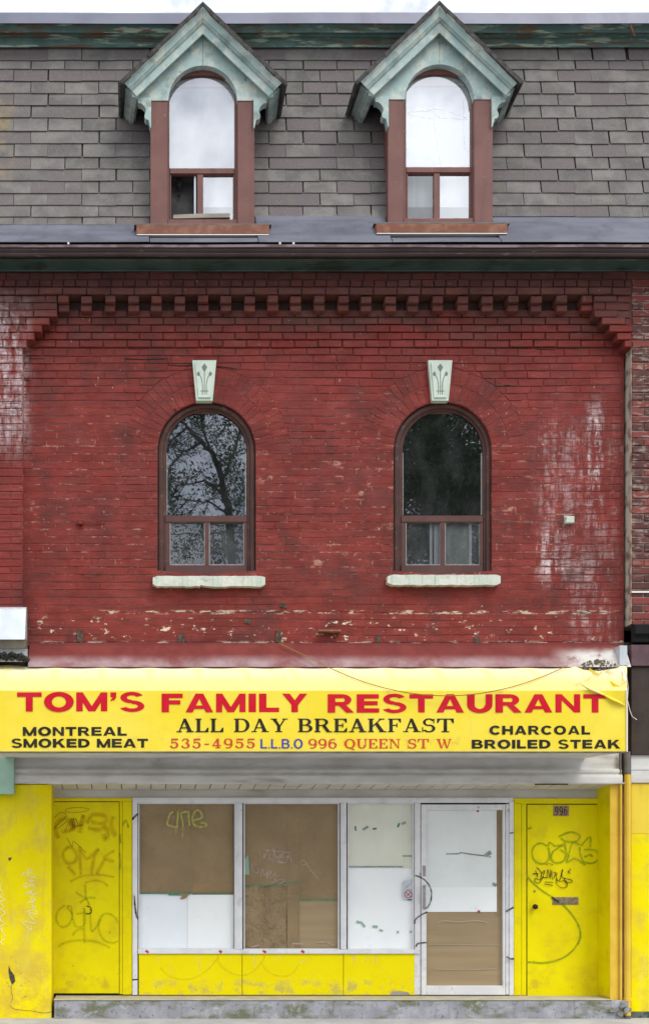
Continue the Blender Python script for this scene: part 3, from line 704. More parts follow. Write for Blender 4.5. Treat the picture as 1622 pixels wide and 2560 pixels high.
# arched windows of the middle storey
def arch_path(c, cy, r, bottom):
    return [(c - r, bottom, -1, 0), (c - r, cy, -1, 0)] + [(c - r * math.cos(a), cy - r * math.sin(a), -math.cos(a), -math.sin(a)) for a in [math.pi * i / 32 for i in range(1, 32)]] + [(c + r, cy, 1, 0), (c + r, bottom, 1, 0)]
def arched_window(c, right):
    f = MB()
    f.sweep(arch_path(c, 1129, 100, 1437), [(0, .235), (0, .205), (3, .195), (7, .192), (8, .180), (10, .168), (14, .160), (19, .163), (22, .175), (27, .175), (27, .235)])
    fo = f.build('arched_window', M['archframe'], B, 'right arched window, dark glass' if right else 'left arched window reflecting a tree', smooth=False)
    s_ = MB()
    s_.box(c - 103, c + 101, 1289, 1305, .182, .24, .004); s_.box(c - 103, c + 101, 1413, 1436, .175, .24, .005)
    s_.box(c - 103, c - 92, 1305, 1413, .190, .24, .003); s_.box(c + 94, c + 101, 1305, 1413, .190, .24, .003)
    s_.box(c - 4, c + 6, 1305, 1413, .187, .24, .003)
    s_.build('sash_rails', M['sash2'], fo)
    ed = MB()
    for (x0, x1) in ((c - 92, c - 4), (c + 6, c + 94)):
        ed.box(x0, x0 + 2, 1305, 1413, .2, .23); ed.box(x1 - 2, x1, 1305, 1413, .2, .23); ed.box(x0 + 2.1, x1 - 2.1, 1411, 1413, .2, .23); ed.box(x0 + 2.1, x1 - 2.1, 1305, 1306.6, .2, .23)
    ed.box(c - 99.5, c - 98, 1132, 1287, .206, .23); ed.box(c + 97, c + 98.5, 1132, 1287, .206, .23)
    ed.build('glazing_bead', M['steel'], fo)
    p = MB()
    pts = [(c - 101, 1290), (c - 101, 1131)] + [(c - 101 * math.cos(a), 1131 - 101 * math.sin(a)) for a in [math.pi * i / 24 for i in range(1, 24)]] + [(c + 101, 1131), (c + 101, 1290)]
    p.face(*[P(x, y, .222) for x, y in pts]); p.build('pane', M['glassarch'], fo)
    for (x0, x1) in ((c - 92, c - 4), (c + 6, c + 94)):
        p = MB(); p.face(P(x0, 1304, .224), P(x1, 1304, .224), P(x1, 1414, .224), P(x0, 1414, .224)); p.build('pane', M['glassdusty'], fo)
    # head board just under the crown of the arch
    h = MB(); h.strips([c - 60 + 5 * i for i in range(25)], lambda x: 1129 - math.sqrt(102**2 - (x - c)**2), lambda x: 1034.5, .212, .218); h.build('head_board', M['sash'], fo)
    if right:
        q = MB(); q.box(c - 32, c - 26, 1305, 1413, .26, .28); q.box(c - 21, c - 6, 1305, 1413, .27, .28); q.build('inner_sash', M['curtain'], fo)
        q = MB(); q.box(c + 8, c + 66, 1306, 1413, .28, .285); q.build('drawn_curtain', M['greycurt'], fo)
        q = MB(); q.box(c + 66, c + 73, 1305, 1413, .26, .28); q.build('inner_sash', M['curtain'], fo)
    # stone sill
    w = MB(); random.seed(3 + right)
    x0, x1 = (969, 1251) if right else (382, 663)
    yo = -3 if right else 0
    n = 26
    for i in range(n):
        a, b = x0 + (x1 - x0) * i / n, x0 + (x1 - x0) * (i + 1) / n
        if not i: hts = [(1437 + U(-.5, .5), 1468 + U(-1.5, 1)) for _ in range(n + 1)]; hts[0] = (1441, 1462); hts[n] = (1440, 1463)
        if i == n // 2 - 2 and not right: hts[i] = (1437, 1464)
        for (ya, da) in ((0, 0),):
            (t0, b0), (t1, b1) = hts[i], hts[i + 1]
            yf = [YB - .085 + U(-.004, .004)] * 2
            A = [P(a, t0 + yo + 3, yf[0] + .004), P(b, t1 + yo + 3, yf[0] + .004), P(b, b1 + yo - 2, yf[0]), P(a, b0 + yo - 2, yf[0])]
            Bk = [(p.x, .30, p.z + .012) if j < 2 else (p.x, .2, p.z) for j, p in enumerate(A)]
            w.face(*A); w.face(A[0], A[1], Bk[1], Bk[0]); w.face(A[2], A[3], Bk[3], Bk[2])
            if i == 0: w.face(A[0], A[3], Bk[3], Bk[0])
            if i == n - 1: w.face(A[1], A[2], Bk[2], Bk[1])
    w.build('stone_sill', M['stone'], fo, recalc=False)
    return fo
arched_window(C1, 0); arched_window(C2 - 8 + 0, 1) if False else arched_window(C2, 1)
random.seed(11)

# ------------------------------------------------------------------ eaves: cornice, gutter, flashing
e = MB()
e.hprof([(678, .02), (678, -.035), (674, -.045), (671, -.045), (670, -.06), (666, -.062), (665.5, -.075), (661, -.078), (660, -.095), (655, -.10), (652, -.125), (640, -.16), (634, -.17), (630, -.33), (628, .02)], XL, XR, closed=True)
e.build('eaves_cornice', M['greencornice'], B)
e = MB()
e.hprof([(611, -.395), (611, -.385), (616, -.384), (636, -.30), (640, -.20), (643, -.20), (642, -.33), (639, -.352), (634, -.362), (630, -.362), (628, -.372), (623, -.382), (618, -.384), (617.8, -.395)], XL, XR, closed=True, n=30, wob=.002)
gut = e.build('gutter', M['gutter'], B)
e = MB(); e.hprof([(610.5, -.397), (610.5, -.383), (616, -.383), (617, -.397)], XL, XR, closed=True, n=30, wob=.002); e.build('gutter_lip', M['gutlip'], gut)
e = MB(); e.box(XL, XR, 596, 640, -.20, -.15); e.build('gutter_shade_board', M['black'], gut)  # black board added to paint the shade in the gap above the gutter
for x in (171, 700, 734):
    e = MB(); e.box(x - 2.5, x + 2.5, 604, 610, -.36, -.19, .002); e.build('gutter_strap', M['galv'], gut)
def roofy(py): return .03 + (603 - py) / 487 * .47
fl = MB()
def fl_seg(x0, x1, top):
    n = max(2, int((x1 - x0) / 60))
    fl.hprof([(top - 8, roofy(top - 8) + .01), (top, roofy(top) - .022), (top + 8, roofy(top) - .05), (594, -.20), (601, -.262), (604, -.266), (605, -.255), (596, -.18)], x0, x1, n=n, wob=.002)
fl_seg(XL, 372, 563); fl_seg(640, 966, 541); fl_seg(1234, XR, 545)
fl_seg(374, 638, 586); fl_seg(968, 1232, 583)
fl.build('eaves_flashing', M['flash2'], B)

# ------------------------------------------------------------------ mansard and shingles
rf = MB()
def rp(px, py, d=0.0): 
    return P(px, py, roofy(py) + d)
rf.face(rp(XL, 108, .02), rp(XR, 108, .02), rp(XR, 606, .02), rp(XL, 606, .02))
z_top = P(0, 45, .3).z - .12
rf.face((-6, .35, z_top + .12), (6.1, .35, z_top + .12), (6.1, 9, z_top + .12), (-6, 9, z_top + .12))
ROOF = rf.build('mansard_roof', M['roofdeck'], B, recalc=False)
rows = [117, 151, 174, 203.5, 234, 264, 295, 328, 360, 393, 423.5, 453, 483.6, 514, 543, 563]
tilt = math.atan2(.47, (P(0, 116, .5) - P(0, 603, .03)).z)
def shingle_mesh(w, h):
    mb = MB(); ch = .003
    # tilted slab: bottom edge proud, top edge tucked in
    x = w / 2
    f = [(-x, -.014, 0), (x, -.014, 0), (x, -.002, h), (-x, -.002, h)]
    b = [(-x, -.002, 0), (x, -.002, 0)]
    F = [mb.vert(p) for p in f]; Bk = [mb.vert(p) for p in b]
    mb.fi(*F); mb.fi(F[0], Bk[0], Bk[1], F[1])
    S1 = mb.vert((-x, .004, h)); S2 = mb.vert((x, .004, h))
    mb.fi(F[0], F[3], S1, Bk[0]); mb.fi(F[1], Bk[1], S2, F[2])
    return mb.mesh('shingle', recalc=False)
shm = shingle_mesh(1.0, 1.0)
sfm = MB()
def dormer_span(c, py):     # what a dormer hides of the roof
    return (c - 118, c + 118)
for i in range(15):
    t, b = rows[i], rows[i + 1]
    x = (34.5 if i % 2 == 0 else 77) - 85 * 8
    xs = []
    while x < XR:
        xs.append((x, x + 85)); x += 85
    for (a, c_) in xs:
        a += U(-2.5, 2.5); 
        if i == 0: a += U(-6, 6)
        pieces = [(a, c_)]
        for dc in (507, 1099):
            s0, s1 = dormer_span(dc, t)
            np_ = []
            for (p, q) in pieces:
                if q <= s0 or p >= s1: np_.append((p, q))
                else:
                    if p < s0 - 8: np_.append((p, s0))
                    if q > s1 + 8: np_.append((s1, q))
            pieces = np_
        for (p, q) in pieces:
            if b > 545 and p > 640 and i == 14: continue
            if q < -20 or p > 1645:      # roof beyond the ends of the photograph
                f0, f1 = rp(p + .8, b), rp(q - 1.5, b); u0, u1 = rp(p + .8, t - 3), rp(q - 1.5, t - 3)
                sfm.cur = rnd() * .98 + .01; dn = Vector((0, -.017, 0)); dt = Vector((0, -.002, 0))
                sfm.face(f0 + dn, f1 + dn, u1 + dt, u0 + dt); sfm.face(f0 + dn, f1 + dn, f1, f0)
                continue
            o = link('shingle', shm, M['shingle'], ROOF)
            base = rp((p + q) / 2, b + U(-1, 1)); k = (D + base.y) / D / S
            up = rp((p + q) / 2, t - 3)
            o.location = base + Vector((0, U(-.002, .002), 0))
            o.scale = ((q - p - 1.95) * k, 1, (up - base).length)
            o.rotation_euler = (-tilt, U(-.006, .006), 0)
sfm.build('shingle_field', M['shingle'], ROOF, None, 'stuff', recalc=False)
# top cornice and capping
tc = MB()
tc.hprof([(117, .515), (117, .46), (113, .452), (106, .45), (98, .44), (93, .43), (92, .405), (87, .40), (83, .385), (81, .36), (80, .335), (72, .325), (62, .305), (56, .29), (50, .28), (50, .52)], XL, XR, closed=True, n=20, wob=.0015)
tc.build('roof_cornice', M['verdigris'], B)
tc = MB()
tc.hprof([(58, .262), (57, .25), (31, .265), (29, .285), (30, .7), (56, .7)], XL, XR, closed=True, n=16, wob=.003)
tc.build('roof_capping', M['flash'], B)
tc = MB(); tc.tube([P(1575, 60, .27), P(1581, 78, .30), P(1585, 88, .33)], .012, 6); tc.build('broken_bracket', M['rust'], B)

# ------------------------------------------------------------------ dormers
def dormer(c, dy, right):
    X = lambda x: c + (x - 507)
    Yy = lambda y: y + dy
    root = MB()     # casing boards and cheeks
    yf = -.03
    if right: lc, rc = (c - 129, c - 90), (c + 87, c + 133)
    else: lc, rc = (c - 131, c - 88), (c + 87, c + 129)
    root.box(lc[0], lc[1], Yy(248), Yy(560), yf, .06, .004)
    root.box(rc[0], rc[1], Yy(248), Yy(560), yf, .06, .004)
    root.box(lc[1] + .2, rc[0] - .2, Yy(547), Yy(560), yf + .02, .06, .004)
    for s_, xx in ((1, lc[0]), (-1, rc[1])):      # cheeks running back into the roof
        a = P(xx + s_ * 1.0, Yy(560), yf + .06); b = P(xx + s_ * 1.0, Yy(215), yf + .06)
        root.face((a.x, .05, a.z), (b.x, .05, b.z), (b.x, .75, b.z), (a.x, .75, a.z))
    dob = root.build('dormer', M['casing'], B, 'right dormer with white panes below' if right else 'left dormer with its lower left sash open')
    # gable panel with the arch cut out
    half = 168
    rake_in = lambda x: Yy(84) + abs(x - c) * .905
    def abot(x):
        d = abs(x - c)
        return Yy(250) if d >= 86 else Yy(250) - math.sqrt(86**2 - d**2) * 1.02
    xs = sorted(set([c - half, c + half] + [c - 86 + 172 * (.5 - .5 * math.cos(math.pi * i / 36)) for i in range(37)] + [c - half + 8 * i for i in range(11)] + [c + half - 8 * i for i in range(11)]))
    gp = MB(); gp.strips(xs, lambda x: rake_in(x) - 12, abot, -.038, .05)
    gp.build('gable_panel', M['teal'], dob)
    gp = MB(); gp.box(c - .6, c + .6, Yy(100), Yy(160), -.0395, -.03); gp.build('panel_joint', M['groove'], dob)
    # raking cornice
    rk = MB()
    ex = 200
    n7 = (.67, .742)
    slope = 1.0
    path = [(c - ex, Yy(12 + ex * .955), .69, .724), (c, Yy(12), 0, 1.40), (c + ex, Yy(12 + ex * .955), -.69, .724)]
    rk.sweep(path, [(0, .1), (0, -.20), (4, -.203), (6, -.195), (11, -.178), (18, -.165), (22, -.16), (23, -.150), (26, -.148), (27, -.140), (30, -.136), (31, -.120), (50, -.118), (52, -.108), (53, -.06), (53, .04)])
    rk.build('raking_cornice', M['teal'], dob)
    # eaves running back into the mansard
    for s_ in (-1, 1):
        ev = MB()
        prof = [(c + s_ * 201, Yy(203)), (c + s_ * 203, Yy(212)), (c + s_ * 195, Yy(218)), (c + s_ * 186, Yy(224)), (c + s_ * 184, Yy(231)), (c + s_ * 178, Yy(232)), (c + s_ * 176, Yy(240)), (c + s_ * 166, Yy(243)), (c + s_ * 160, Yy(236)), (c + s_ * 160, Yy(215)), (c + s_ * 185, Yy(198))]
        front = [P(x, y, -.105) for x, y in prof]
        F = [ev.vert(p) for p in front]; Bk = [ev.vert((p.x + s_ * .05, .55, p.z - .02)) for p in front]
        ev.fi(*F)
        for i in range(len(F)): ev.fi(F[i], Bk[i], Bk[(i+1) % len(F)], F[(i+1) % len(F)])
        ev.build('eaves_moulding', M['teal'], dob)
        # scrolled bracket under the eaves
        bk = MB()
        xo = lc[0] if s_ < 0 else rc[1]
        sg = lambda u, v: (xo + s_ * u, Yy(v))
        pts = [sg(-2, 243), sg(32, 243), sg(31, 256), sg(24, 257), sg(17, 262), sg(12, 270), sg(11, 278), sg(14, 284), sg(15, 291), sg(11, 297), sg(5, 298), sg(3, 304), sg(0, 318), sg(-2, 318)]
        bk.poly(pts, -.06, .03); bk.build('scroll_bracket', M['teal'], dob)
        # roof slab over the gable
        rs = MB()
        n = 9
        up = [(c, Yy(2) + 0), (c + s_ * 208, Yy(2 + 208 * .955))]
        for layer in range(2):
            for i in range(n):
                a, b = i / n, (i + 1) / n
                ov = U(-2, 2)
                p0 = (c + s_ * (208 + 4 * layer) * a, Yy(2 + 200 * a + 3 * layer)); p1 = (c + s_ * (208 + 4 * layer) * b, Yy(2 + 200 * b + 3 * layer + U(-1, 1)))
                yf_ = -.212 + layer * .007 + U(-.006, .006)
                q = [P(*p0, yf_), P(*p1, yf_), P(p1[0] - s_ * 6, p1[1] + 7.5, yf_), P(p0[0] - s_ * (6 if i else 0), p0[1] + 7.5, yf_)]
                r = [Vector((p.x, 1.0 - a * .35, p.z)) for p in q]
                rs.face(*q)
                for j in range(4): rs.face(q[j], r[j], r[(j+1) % 4], q[(j+1) % 4])
        rs.build('dormer_roof', M['darkshingle'], dob, recalc=False)
    # window inside the arch
    pc = c - 2
    top = lambda x: Yy(240) - 54 * max(0.0, 1 - (abs(x - pc) / 81.5)**2.5)**(1/2.5)
    fr = MB()
    xs2 = [pc - 81.5 + 163 * (.5 - .5 * math.cos(math.pi * i / 28)) for i in range(29)]
    fr.strips([pc - 95] + xs2 + [pc + 95], lambda x: Yy(158), lambda x: top(x) if abs(x - pc) < 81.6 else Yy(420), .035, .075)
    fr.box(pc - 95, pc - 81.5, Yy(238), Yy(560), .034, .075, .004); fr.box(pc + 81.5, pc + 95, Yy(238), Yy(560), .034, .075, .004)
    fr.box(pc - 81, pc + 81, Yy(419), Yy(433), .030, .08, .004)
    l0, l1, r0, r1 = pc - 77, pc - 12, pc + 3, pc + 78
    fr.box(pc - 81, l0, Yy(433.3), Yy(548), .04, .08, .003); fr.box(l1, r0, Yy(433.3), Yy(548), .038, .08, .003); fr.box(r1, pc + 81, Yy(433.3), Yy(548), .04, .08, .003)
    fr.box(pc - 81, pc + 81, Yy(433.5), Yy(437), .045, .08, .002)
    fo = fr.build('window_frame', M['casing'], dob)
    p = MB(); pts = [(pc - 81.5, Yy(420))] + [(x, top(x)) for x in xs2] + [(pc + 81.5, Yy(420))]
    p.face(*[P(x, y, .058) for x, y in pts]); p.build('pane', M['glassdormer'], dob)
    p = MB(); p.box(pc - 92, pc + 92, Yy(150), Yy(425), .115, .12); p.build('window_blind', M['curtain'], dob)
    p = MB(); p.box(pc - 82, pc + 82, Yy(160), Yy(216), .095, .11, .004); p.build('blind_header', M['header'], dob)
    if right:
        p = MB(); p.face(P(l0 - 1, Yy(436), .066), P(l1 + 1, Yy(436), .066), P(l1 + 1, Yy(549), .066), P(l0 - 1, Yy(549), .066)); p.build('pane', M['glassgrey'], dob, 'greyish lower left pane')
        p = MB(); p.box(l0 - 2, l1 + 2, Yy(430), Yy(552), .13, .135); p.build('window_blind', M['greycurt'], dob)
    else:
        p = MB(); p.box(l1 - 8, l1 - 3, Yy(437), Yy(548), .06, .08, .002); p.build('sliding_sash', M['galv'], dob)
        p = MB(); p.box(l0 + 6, l1 - 8, Yy(500), Yy(550), .22, .26); p.build('olive_blanket', M['olive'], dob)
        p = MB(); p.tube([P(pc - 57, 438, .12), P(pc - 58, 446, .12), P(pc - 55, 454, .12), P(pc - 58, 466, .12), P(pc - 57, 476, .12), P(pc - 57, 482, .12), P(pc - 57, 490, .12)], [.012, .03, .02, .032, .008, .006, .014], 7); p.build('hanging_plant', M['black'], dob)
        p = MB(); a = P(c - 74, Yy(534), -.01); 
        p.poly([(c - 74, Yy(536)), (c - 10, Yy(533)), (c + 68, Yy(532)), (c + 68, Yy(542)), (c - 74, Yy(545))], -.005, .05); p.build('propped_board', M['wood'], dob)
    p = MB(); p.face(P(r0 - 1, Yy(436), .066), P(r1 + 1, Yy(436), .066), P(r1 + 1, Yy(549), .066), P(r0 - 1, Yy(549), .066)); p.build('pane', M['glassdormer'], dob)
    p = MB(); p.box(r0 - 2, r1 + 4, Yy(430), Yy(552), .13, .135); p.build('window_blind', M['curtain'], dob)
    # sill
    s0, s1 = (c - 158, c + 170) if right else (c - 166, c + 166)
    w = MB(); w.box(s0, s1, Yy(561), Yy(584), -.17, .06, .006)
    for _ in range(0): pass
    sl = w.build('dormer_sill', M['rust'], dob)
    w = MB(); w.box(s0 + 1, s1 - 1, Yy(584.4), Yy(586.5), -.172, -.1); w.build('sill_drip', M['wirewhite'], sl) if False else w.build('sill_drip', M['wirewhite'], dob)
    w = MB(); w.box(s0 - 6, s1 + 6, Yy(558), Yy(561), -.12, .03); w.build('sill_lead', M['pipegrey'], dob)
    if right:      # reflection of a streetlight support, painted as pale lines on the glass
        k = MB(); yk = .056
        o2 = lambda pts: [(811 + x / 1.8816, y / 1.8816) for x, y in pts]
        for pts in ([(385, 525), (440, 520), (500, 512), (560, 516), (668, 550)], [(388, 530), (450, 548), (515, 552), (515, 520), (440, 522)], [(535, 525), (540, 550), (600, 553), (672, 556)], [(516, 552), (530, 660), (548, 778)], [(500, 512), (525, 505), (550, 512)], [(655, 455), (656, 600), (660, 700)]):
            k.ribbon(o2(pts), yk, 1.7)
        k.build('painted_reflection', spray_mat('pale_reflection_paint', (.97, .97, .97), .5), dob)
dormer(507, 0, 0); dormer(1098.5, -3, 1)

# ------------------------------------------------------------------ band above the awning, right hand neighbour
w = MB(); w.hprof([(1608, YB - .02), (1608, YB - .045), (1614, YB - .05), (1640, -.02), (1668, -.10), (1668, YB)], 72, 1567, closed=True, n=24, wob=.001)
w.build('flashing_band', M['band'], B)
w = MB(); w.box(1549, 1568, 1614, 1664, -.10, .1, .004); w.build('flashing_end', M['galv'], B)
w = MB(); w.wbox(P(-40, 0, 0).x, P(1590, 0, 0).x, P(0, 1965, 0).z, P(0, 1600, 0).z, .14, .30); w.build('bressummer', M['darkpanel'], B)

nw = MB()
nw.box(1577, XR, 664, 1560, 0.012, .4)
NW = nw.build('brick_wall', M['nmortar'], NB)
nub = unit_brick('brick', 57.2 / S, 16.2 / S, .004, .014)
for k in range(-1, 46):
    x = 1577.5; first = BW / 2 if k % 2 else BW
    while x < 1660:
        L = first; first = BW
        o = link('brick', nub, M['nbrick'], NW)
        o.location = P(x + L / 2, rowtop(k) + PIT / 2 - 1, .012) + Vector((0, U(-.004, .004), 0))
        o.scale = ((L - 2.6) / 57.2, U(.8, 1.4), U(.93, 1.03)); o.rotation_euler = (U(-.01, .01), U(-.008, .008), U(-.01, .01))
        x += L
nf = MB()
for k in range(-1, 46):
    x = 1577.5 + (BW / 2 if k % 2 else BW)
    while x < 1660: x += BW
    while x < XR - 60:
        quadbrick(nf, x + 1.3, x + 1.3, x + BW - 1.3, x + BW - 1.3, rowtop(k), rowtop(k+1) - 2.5, .011, .012, 1.0); x += BW
nf.build('brick_field', M['nbrick'], NW, None, 'stuff', recalc=False)
w = MB(); w.hprof([(1478, .02), (1478, -.012), (1482, -.012), (1482, .02)], 1578, XR, closed=True); w.build('white_wire_line', M['wirewhite'], NB)
w = MB(); w.hprof([(1560, .02), (1562, -.09), (1584, -.09), (1588, -.05), (1604, -.05), (1610, .02)], 1579, XR, closed=True); w.build('dark_ledge', M['black'], NB)
w = MB(); w.box(1578, XR, 1612, 1665, -.03, .1, .004); w.build('maroon_band', M['darkband'], NB)
w = MB(); w.box(1578, XR, 1668, 1888, .0, .1, .004); w.build('dark_panel', M['darkpanel'], NB)
w = MB(); w.box(1577, XR, 1887, 1926, .03, .1, .004); w.build('fascia_board', M['fascia'], NB)
w = MB(); w.box(1577, XR, 1927, 1958, .018, .1, .004); w.build('fascia_board', M['fascia'], NB)
w = MB(); w.box(1577, XR, 1959, 2086, .035, .3, .004); w.build('pillar_head', M['paleyel'], NB)
w = MB(); w.box(1577, XR, 2086.5, 2531, .03, .3, .004); w.build('pillar', M['yellow'], NB)
w = MB(); w.box(1574, XR, 2531.5, 2552, .02, .3, .006); w.build('pillar_base', M['mosswall'], NB)

# ------------------------------------------------------------------ shopfront
YS = .33
w = MB(); w.box(XL, 129, 1962, 2551, 0, .5, .006); w.build('pilaster', M['yellow'], B, 'left yellow pilaster, chipped at the foot')
w = MB(); w.poly([(1525, 1962), (1551, 1962), (1551, 2512), (1531, 2512), (1525, 2497)], 0, .5); w.build('pilaster', M['pipeyel'], B, 'right faded yellow pilaster')
w = MB(); a = P(1525, 1962, 0); b = P(1525, 2494, 0); w.wbox(a.x - .003, a.x + .02, b.z, a.z, .006, .49); w.build('pilaster_return', M['yeldoor'], B)
chip = MB()
for pts in ([(22, 2415), (27, 2428), (36, 2440), (38, 2455), (30, 2464), (24, 2448), (21, 2430)], [(20, 2146), (30, 2144), (27, 2150), (23, 2154)]):
    chip.poly(pts, -.003, .01)
chip.ribbon([(24, 2515), (36, 2524), (55, 2527), (80, 2529), (110, 2534), (132, 2530)], -.002, 1.0)
chip.ribbon([(30, 2464), (28, 2480), (32, 2495), (26, 2510)], -.002, .8)
chip.build('paint_chip', M['darkbrown'], B, 'dark chips and crack at the foot of the left pilaster')

# fascia behind the awning
w = MB(); w.box(-4, 1551, 1860, 1924, .02, .13, .003); FA = w.build('fascia', M['fascia'], B)
w = MB(); w.hprof([(1923, .02), (1923, -.02), (1927, -.03), (1932, -.03), (1933, -.02), (1938, -.02), (1939, -.045), (1944, -.05), (1957, -.05), (1960, -.046), (1961, .02), (1961, .1)], XL if 0 else -4, 1551, closed=True, n=12, wob=.001); w.build('fascia_moulding', M['fascia'], FA)
w = MB(); w.box(1338, 1420, 1960.5, 1963, -.052, -.03); w.build('rust_drip', M['darkbrown'], FA)
# soffit slats running back over the doors
zs = P(0, 1958.5, -.045).z
sm = MB(); sm.wbox(-17.6 / S, 17.6 / S, -.006, .006, 0, .37, .002); sme = sm.mesh('slat')
w = MB(); w.face((P(100, 0, 0).x, -.04, zs + .010), (P(1552, 0, 0).x, -.04, zs + .010), (P(1552, 0, 0).x, .34, zs - .028), (P(100, 0, 0).x, .34, zs - .028)); SO = w.build('soffit', M['darkbrown'], B)
for i in range(39):
    o = link('slat', sme, M['soffit'], SO)
    o.location = (P(135 + 37.4 * i, 0, 0).x, -.04, zs + U(-.001, .001)); o.rotation_euler = (-.10, 0, 0)
w = MB(); w.box(100, 1560, 1971, 2000, YS + .001, YS + .06); w.build('transom_board', M['transom'], B)
# aluminium shopfront frame: each member
def member(name, px0, px1, py0, py1, yf=YS - .03, m='alu', ch=.003, label=None, par=None): 
    w = MB(); w.box(px0, px1, py0, py1, yf, YS + .05, ch); return w.build(name, M[m], par or B, label)
FR = member('shopfront_frame', 331, 1283, 1995, 2008, YS - .035)
w = MB(); w.box(331, 1283, 1999, 2001, YS - .040, YS - .03); w.build('frame_bead', M['alu'], FR)
for (a, b) in ((588, 606), (851, 866), (1036, 1051)):
    member('mullion', a, b, 2008.5, 2375 if a < 1000 else 2488, par=FR)
    w = MB(); w.box(a + 3, a + 6, 2009, 2374, YS - .036, YS - .03, .001); w.build('mullion_rib', M['alu'], FR)
    w = MB(); w.box(a - 3.5, a - .5, 2009, 2374, YS - .012, YS + .02); w.build('black_gasket', M['black'], FR)
member('jamb', 331, 344, 2000, 2489, YS - .032, par=FR, label='left jamb scorched with black marks')
w = MB(); w.box(344.3, 346.5, 2009, 2374, YS - .01, YS + .02); w.build('black_gasket', M['black'], FR)
member('sill_rail', 345, 1050, 2375.5, 2386, YS - .05, par=FR)
member('jamb', 1264, 1273, 2011, 2488, YS - .03, par=FR); member('jamb', 1273.5, 1284, 2005, 2490, YS - .045, par=FR)
for x in (364, 548, 657, 753):
    w = MB(); w.ribbon([(x, 2378), (x + U(5, 9), 2383)], YS - .0505, 6, 0); w.build('red_paint_mark', M['red'], FR)
sm_ = MB()
sm_.ribbon([(331, 2050), (337, 2042), (345, 2036)], YS - .033, 6); sm_.ribbon([(336, 2240), (337, 2262), (341, 2290), (345, 2300)], YS - .033, 5, taper=True); sm_.ribbon([(331, 2451), (344, 2450)], YS - .033, 4, 0)
sm_.build('scorch_mark', sprays['black'], FR)
# yellow bulkhead under the windows, in panels
for (a, b) in ((347, 605), (606, 858), (859, 1048)):
    w = MB(); w.box(a, b - .3, 2386.5, 2489, YS - .028 + U(-.002, .002), YS + .05, .003); w.build('bulkhead_panel', M['yelpanel'], B)
w = MB(); w.poly([(975, 2489), (980, 2481), (1000, 2479), (1020, 2482), (1026, 2489)], YS - .031, YS - .02); w.build('broken_bulkhead_patch', M['wood'], B)
gb = MB()
gb.ribbon([(545, 2388), (548, 2410), (570, 2430), (600, 2440), (630, 2432), (655, 2405), (662, 2390)], YS - .0305, 9); gb.ribbon([(652, 2405), (670, 2430), (700, 2442), (730, 2436), (748, 2410)], YS - .0305, 8); gb.ribbon([(400, 2420), (430, 2445), (480, 2448), (520, 2425), (545, 2395)], YS - .0305, 8)
gb.build('graffiti_tag', spray_mat('ghost_orange_spray', (.66, .48, .02), .26, 14, 1.0), B, 'faded orange loops on the yellow bulkhead')

def sheet(name, m, par, x0, x1, y0, y1, d, label=None, wr=0.0, nx=10, ny=10, warp=None):
    mb = MB()
    ph = [U(0, 9) for _ in range(6)]
    def pt(i, j):
        u, v = i / nx, j / ny
        dd = wr * (math.sin(u * 7 + v * 5 + ph[0]) * .5 + math.sin(u * 13 - v * 9 + ph[1]) * .3 + math.sin(v * 17 + u * 3 + ph[2]) * .25) if wr else 0
        px, py = x0 + (x1 - x0) * u, y0 + (y1 - y0) * v
        if warp: px, py, e_ = warp(u, v, px, py); dd += e_
        return P(px, py, d + dd)
    idx = [[mb.vert(pt(i, j)) for i in range(nx + 1)] for j in range(ny + 1)]
    for j in range(ny):
        for i in range(nx): mb.fi(idx[j][i], idx[j][i+1], idx[j+1][i+1], idx[j+1][i])
    return mb.build(name, M[m], par, label, smooth=True)
YP = YS + .012       # glass plane of the shop windows
def pane(par, x0, x1, y0, y1, y=YP - .012, m='glassshop'):
    p = MB(); p.face(P(x0, y0, y), P(x1, y0, y), P(x1, y1, y), P(x0, y1, y)); return p.build('pane', M[m], par)
def shop_window(label, x0, x1):
    f = MB()
    for (a, b, c_, d_) in ((x0, x0 + 2.5, 2008.5, 2375), (x1 - 2.5, x1, 2008.5, 2375), (x0 + 2.6, x1 - 2.6, 2008.5, 2010.5), (x0 + 2.6, x1 - 2.6, 2373, 2375)): f.box(a, b, c_, d_, YS - .02, YS + .03)
    o = f.build('shop_window', M['alu'], B, label); pane(o, x0, x1, 2008, 2376); return o
# window one: kraft paper above, two white boards below
w1 = shop_window('left shop window, brown paper over white boards', 346, 588)
k1 = YP + .012
sheet('paper_sheet', 'kraft', w1, 344, 482, 2006, 2236, k1 + .004, wr=.0012); sheet('paper_sheet', 'kraft', w1, 478, 590, 2006, 2210, k1 + .002, wr=.0012); sheet('paper_sheet', 'kraft2', w1, 480, 590, 2204, 2238, k1 + .006, wr=.001)
sheet('white_board', 'white2', w1, 344, 468, 2234, 2378, k1 + .012, wr=.001, warp=lambda u, v, x, y: (x, y + (1.5 * math.sin(u * 3) if v == 0 else 0), 0)); sheet('white_board', 'white', w1, 468.5, 590, 2233, 2378, k1 + .010, wr=.001)
for pts, wd in (([(347, 2234), (380, 2234), (420, 2235), (460, 2236), (500, 2233), (588, 2233)], 2.6), ([(421, 2237), (460, 2237), (478, 2234)], 5)):
    t = MB(); t.ribbon(pts, k1 - .004, wd); t.build('tape_strip', M['tape'], w1)
t = MB(); t.poly([(450, 2237), (474, 2236), (464, 2247), (453, 2250), (449, 2246), (456, 2244)], k1 - .006, k1 - .0055); t.build('torn_corner', M['kraft2'], w1)
zb = lambda pts: [(x / 1.8816, 1960 + y / 1.8816) for x, y in pts]
t = MB()
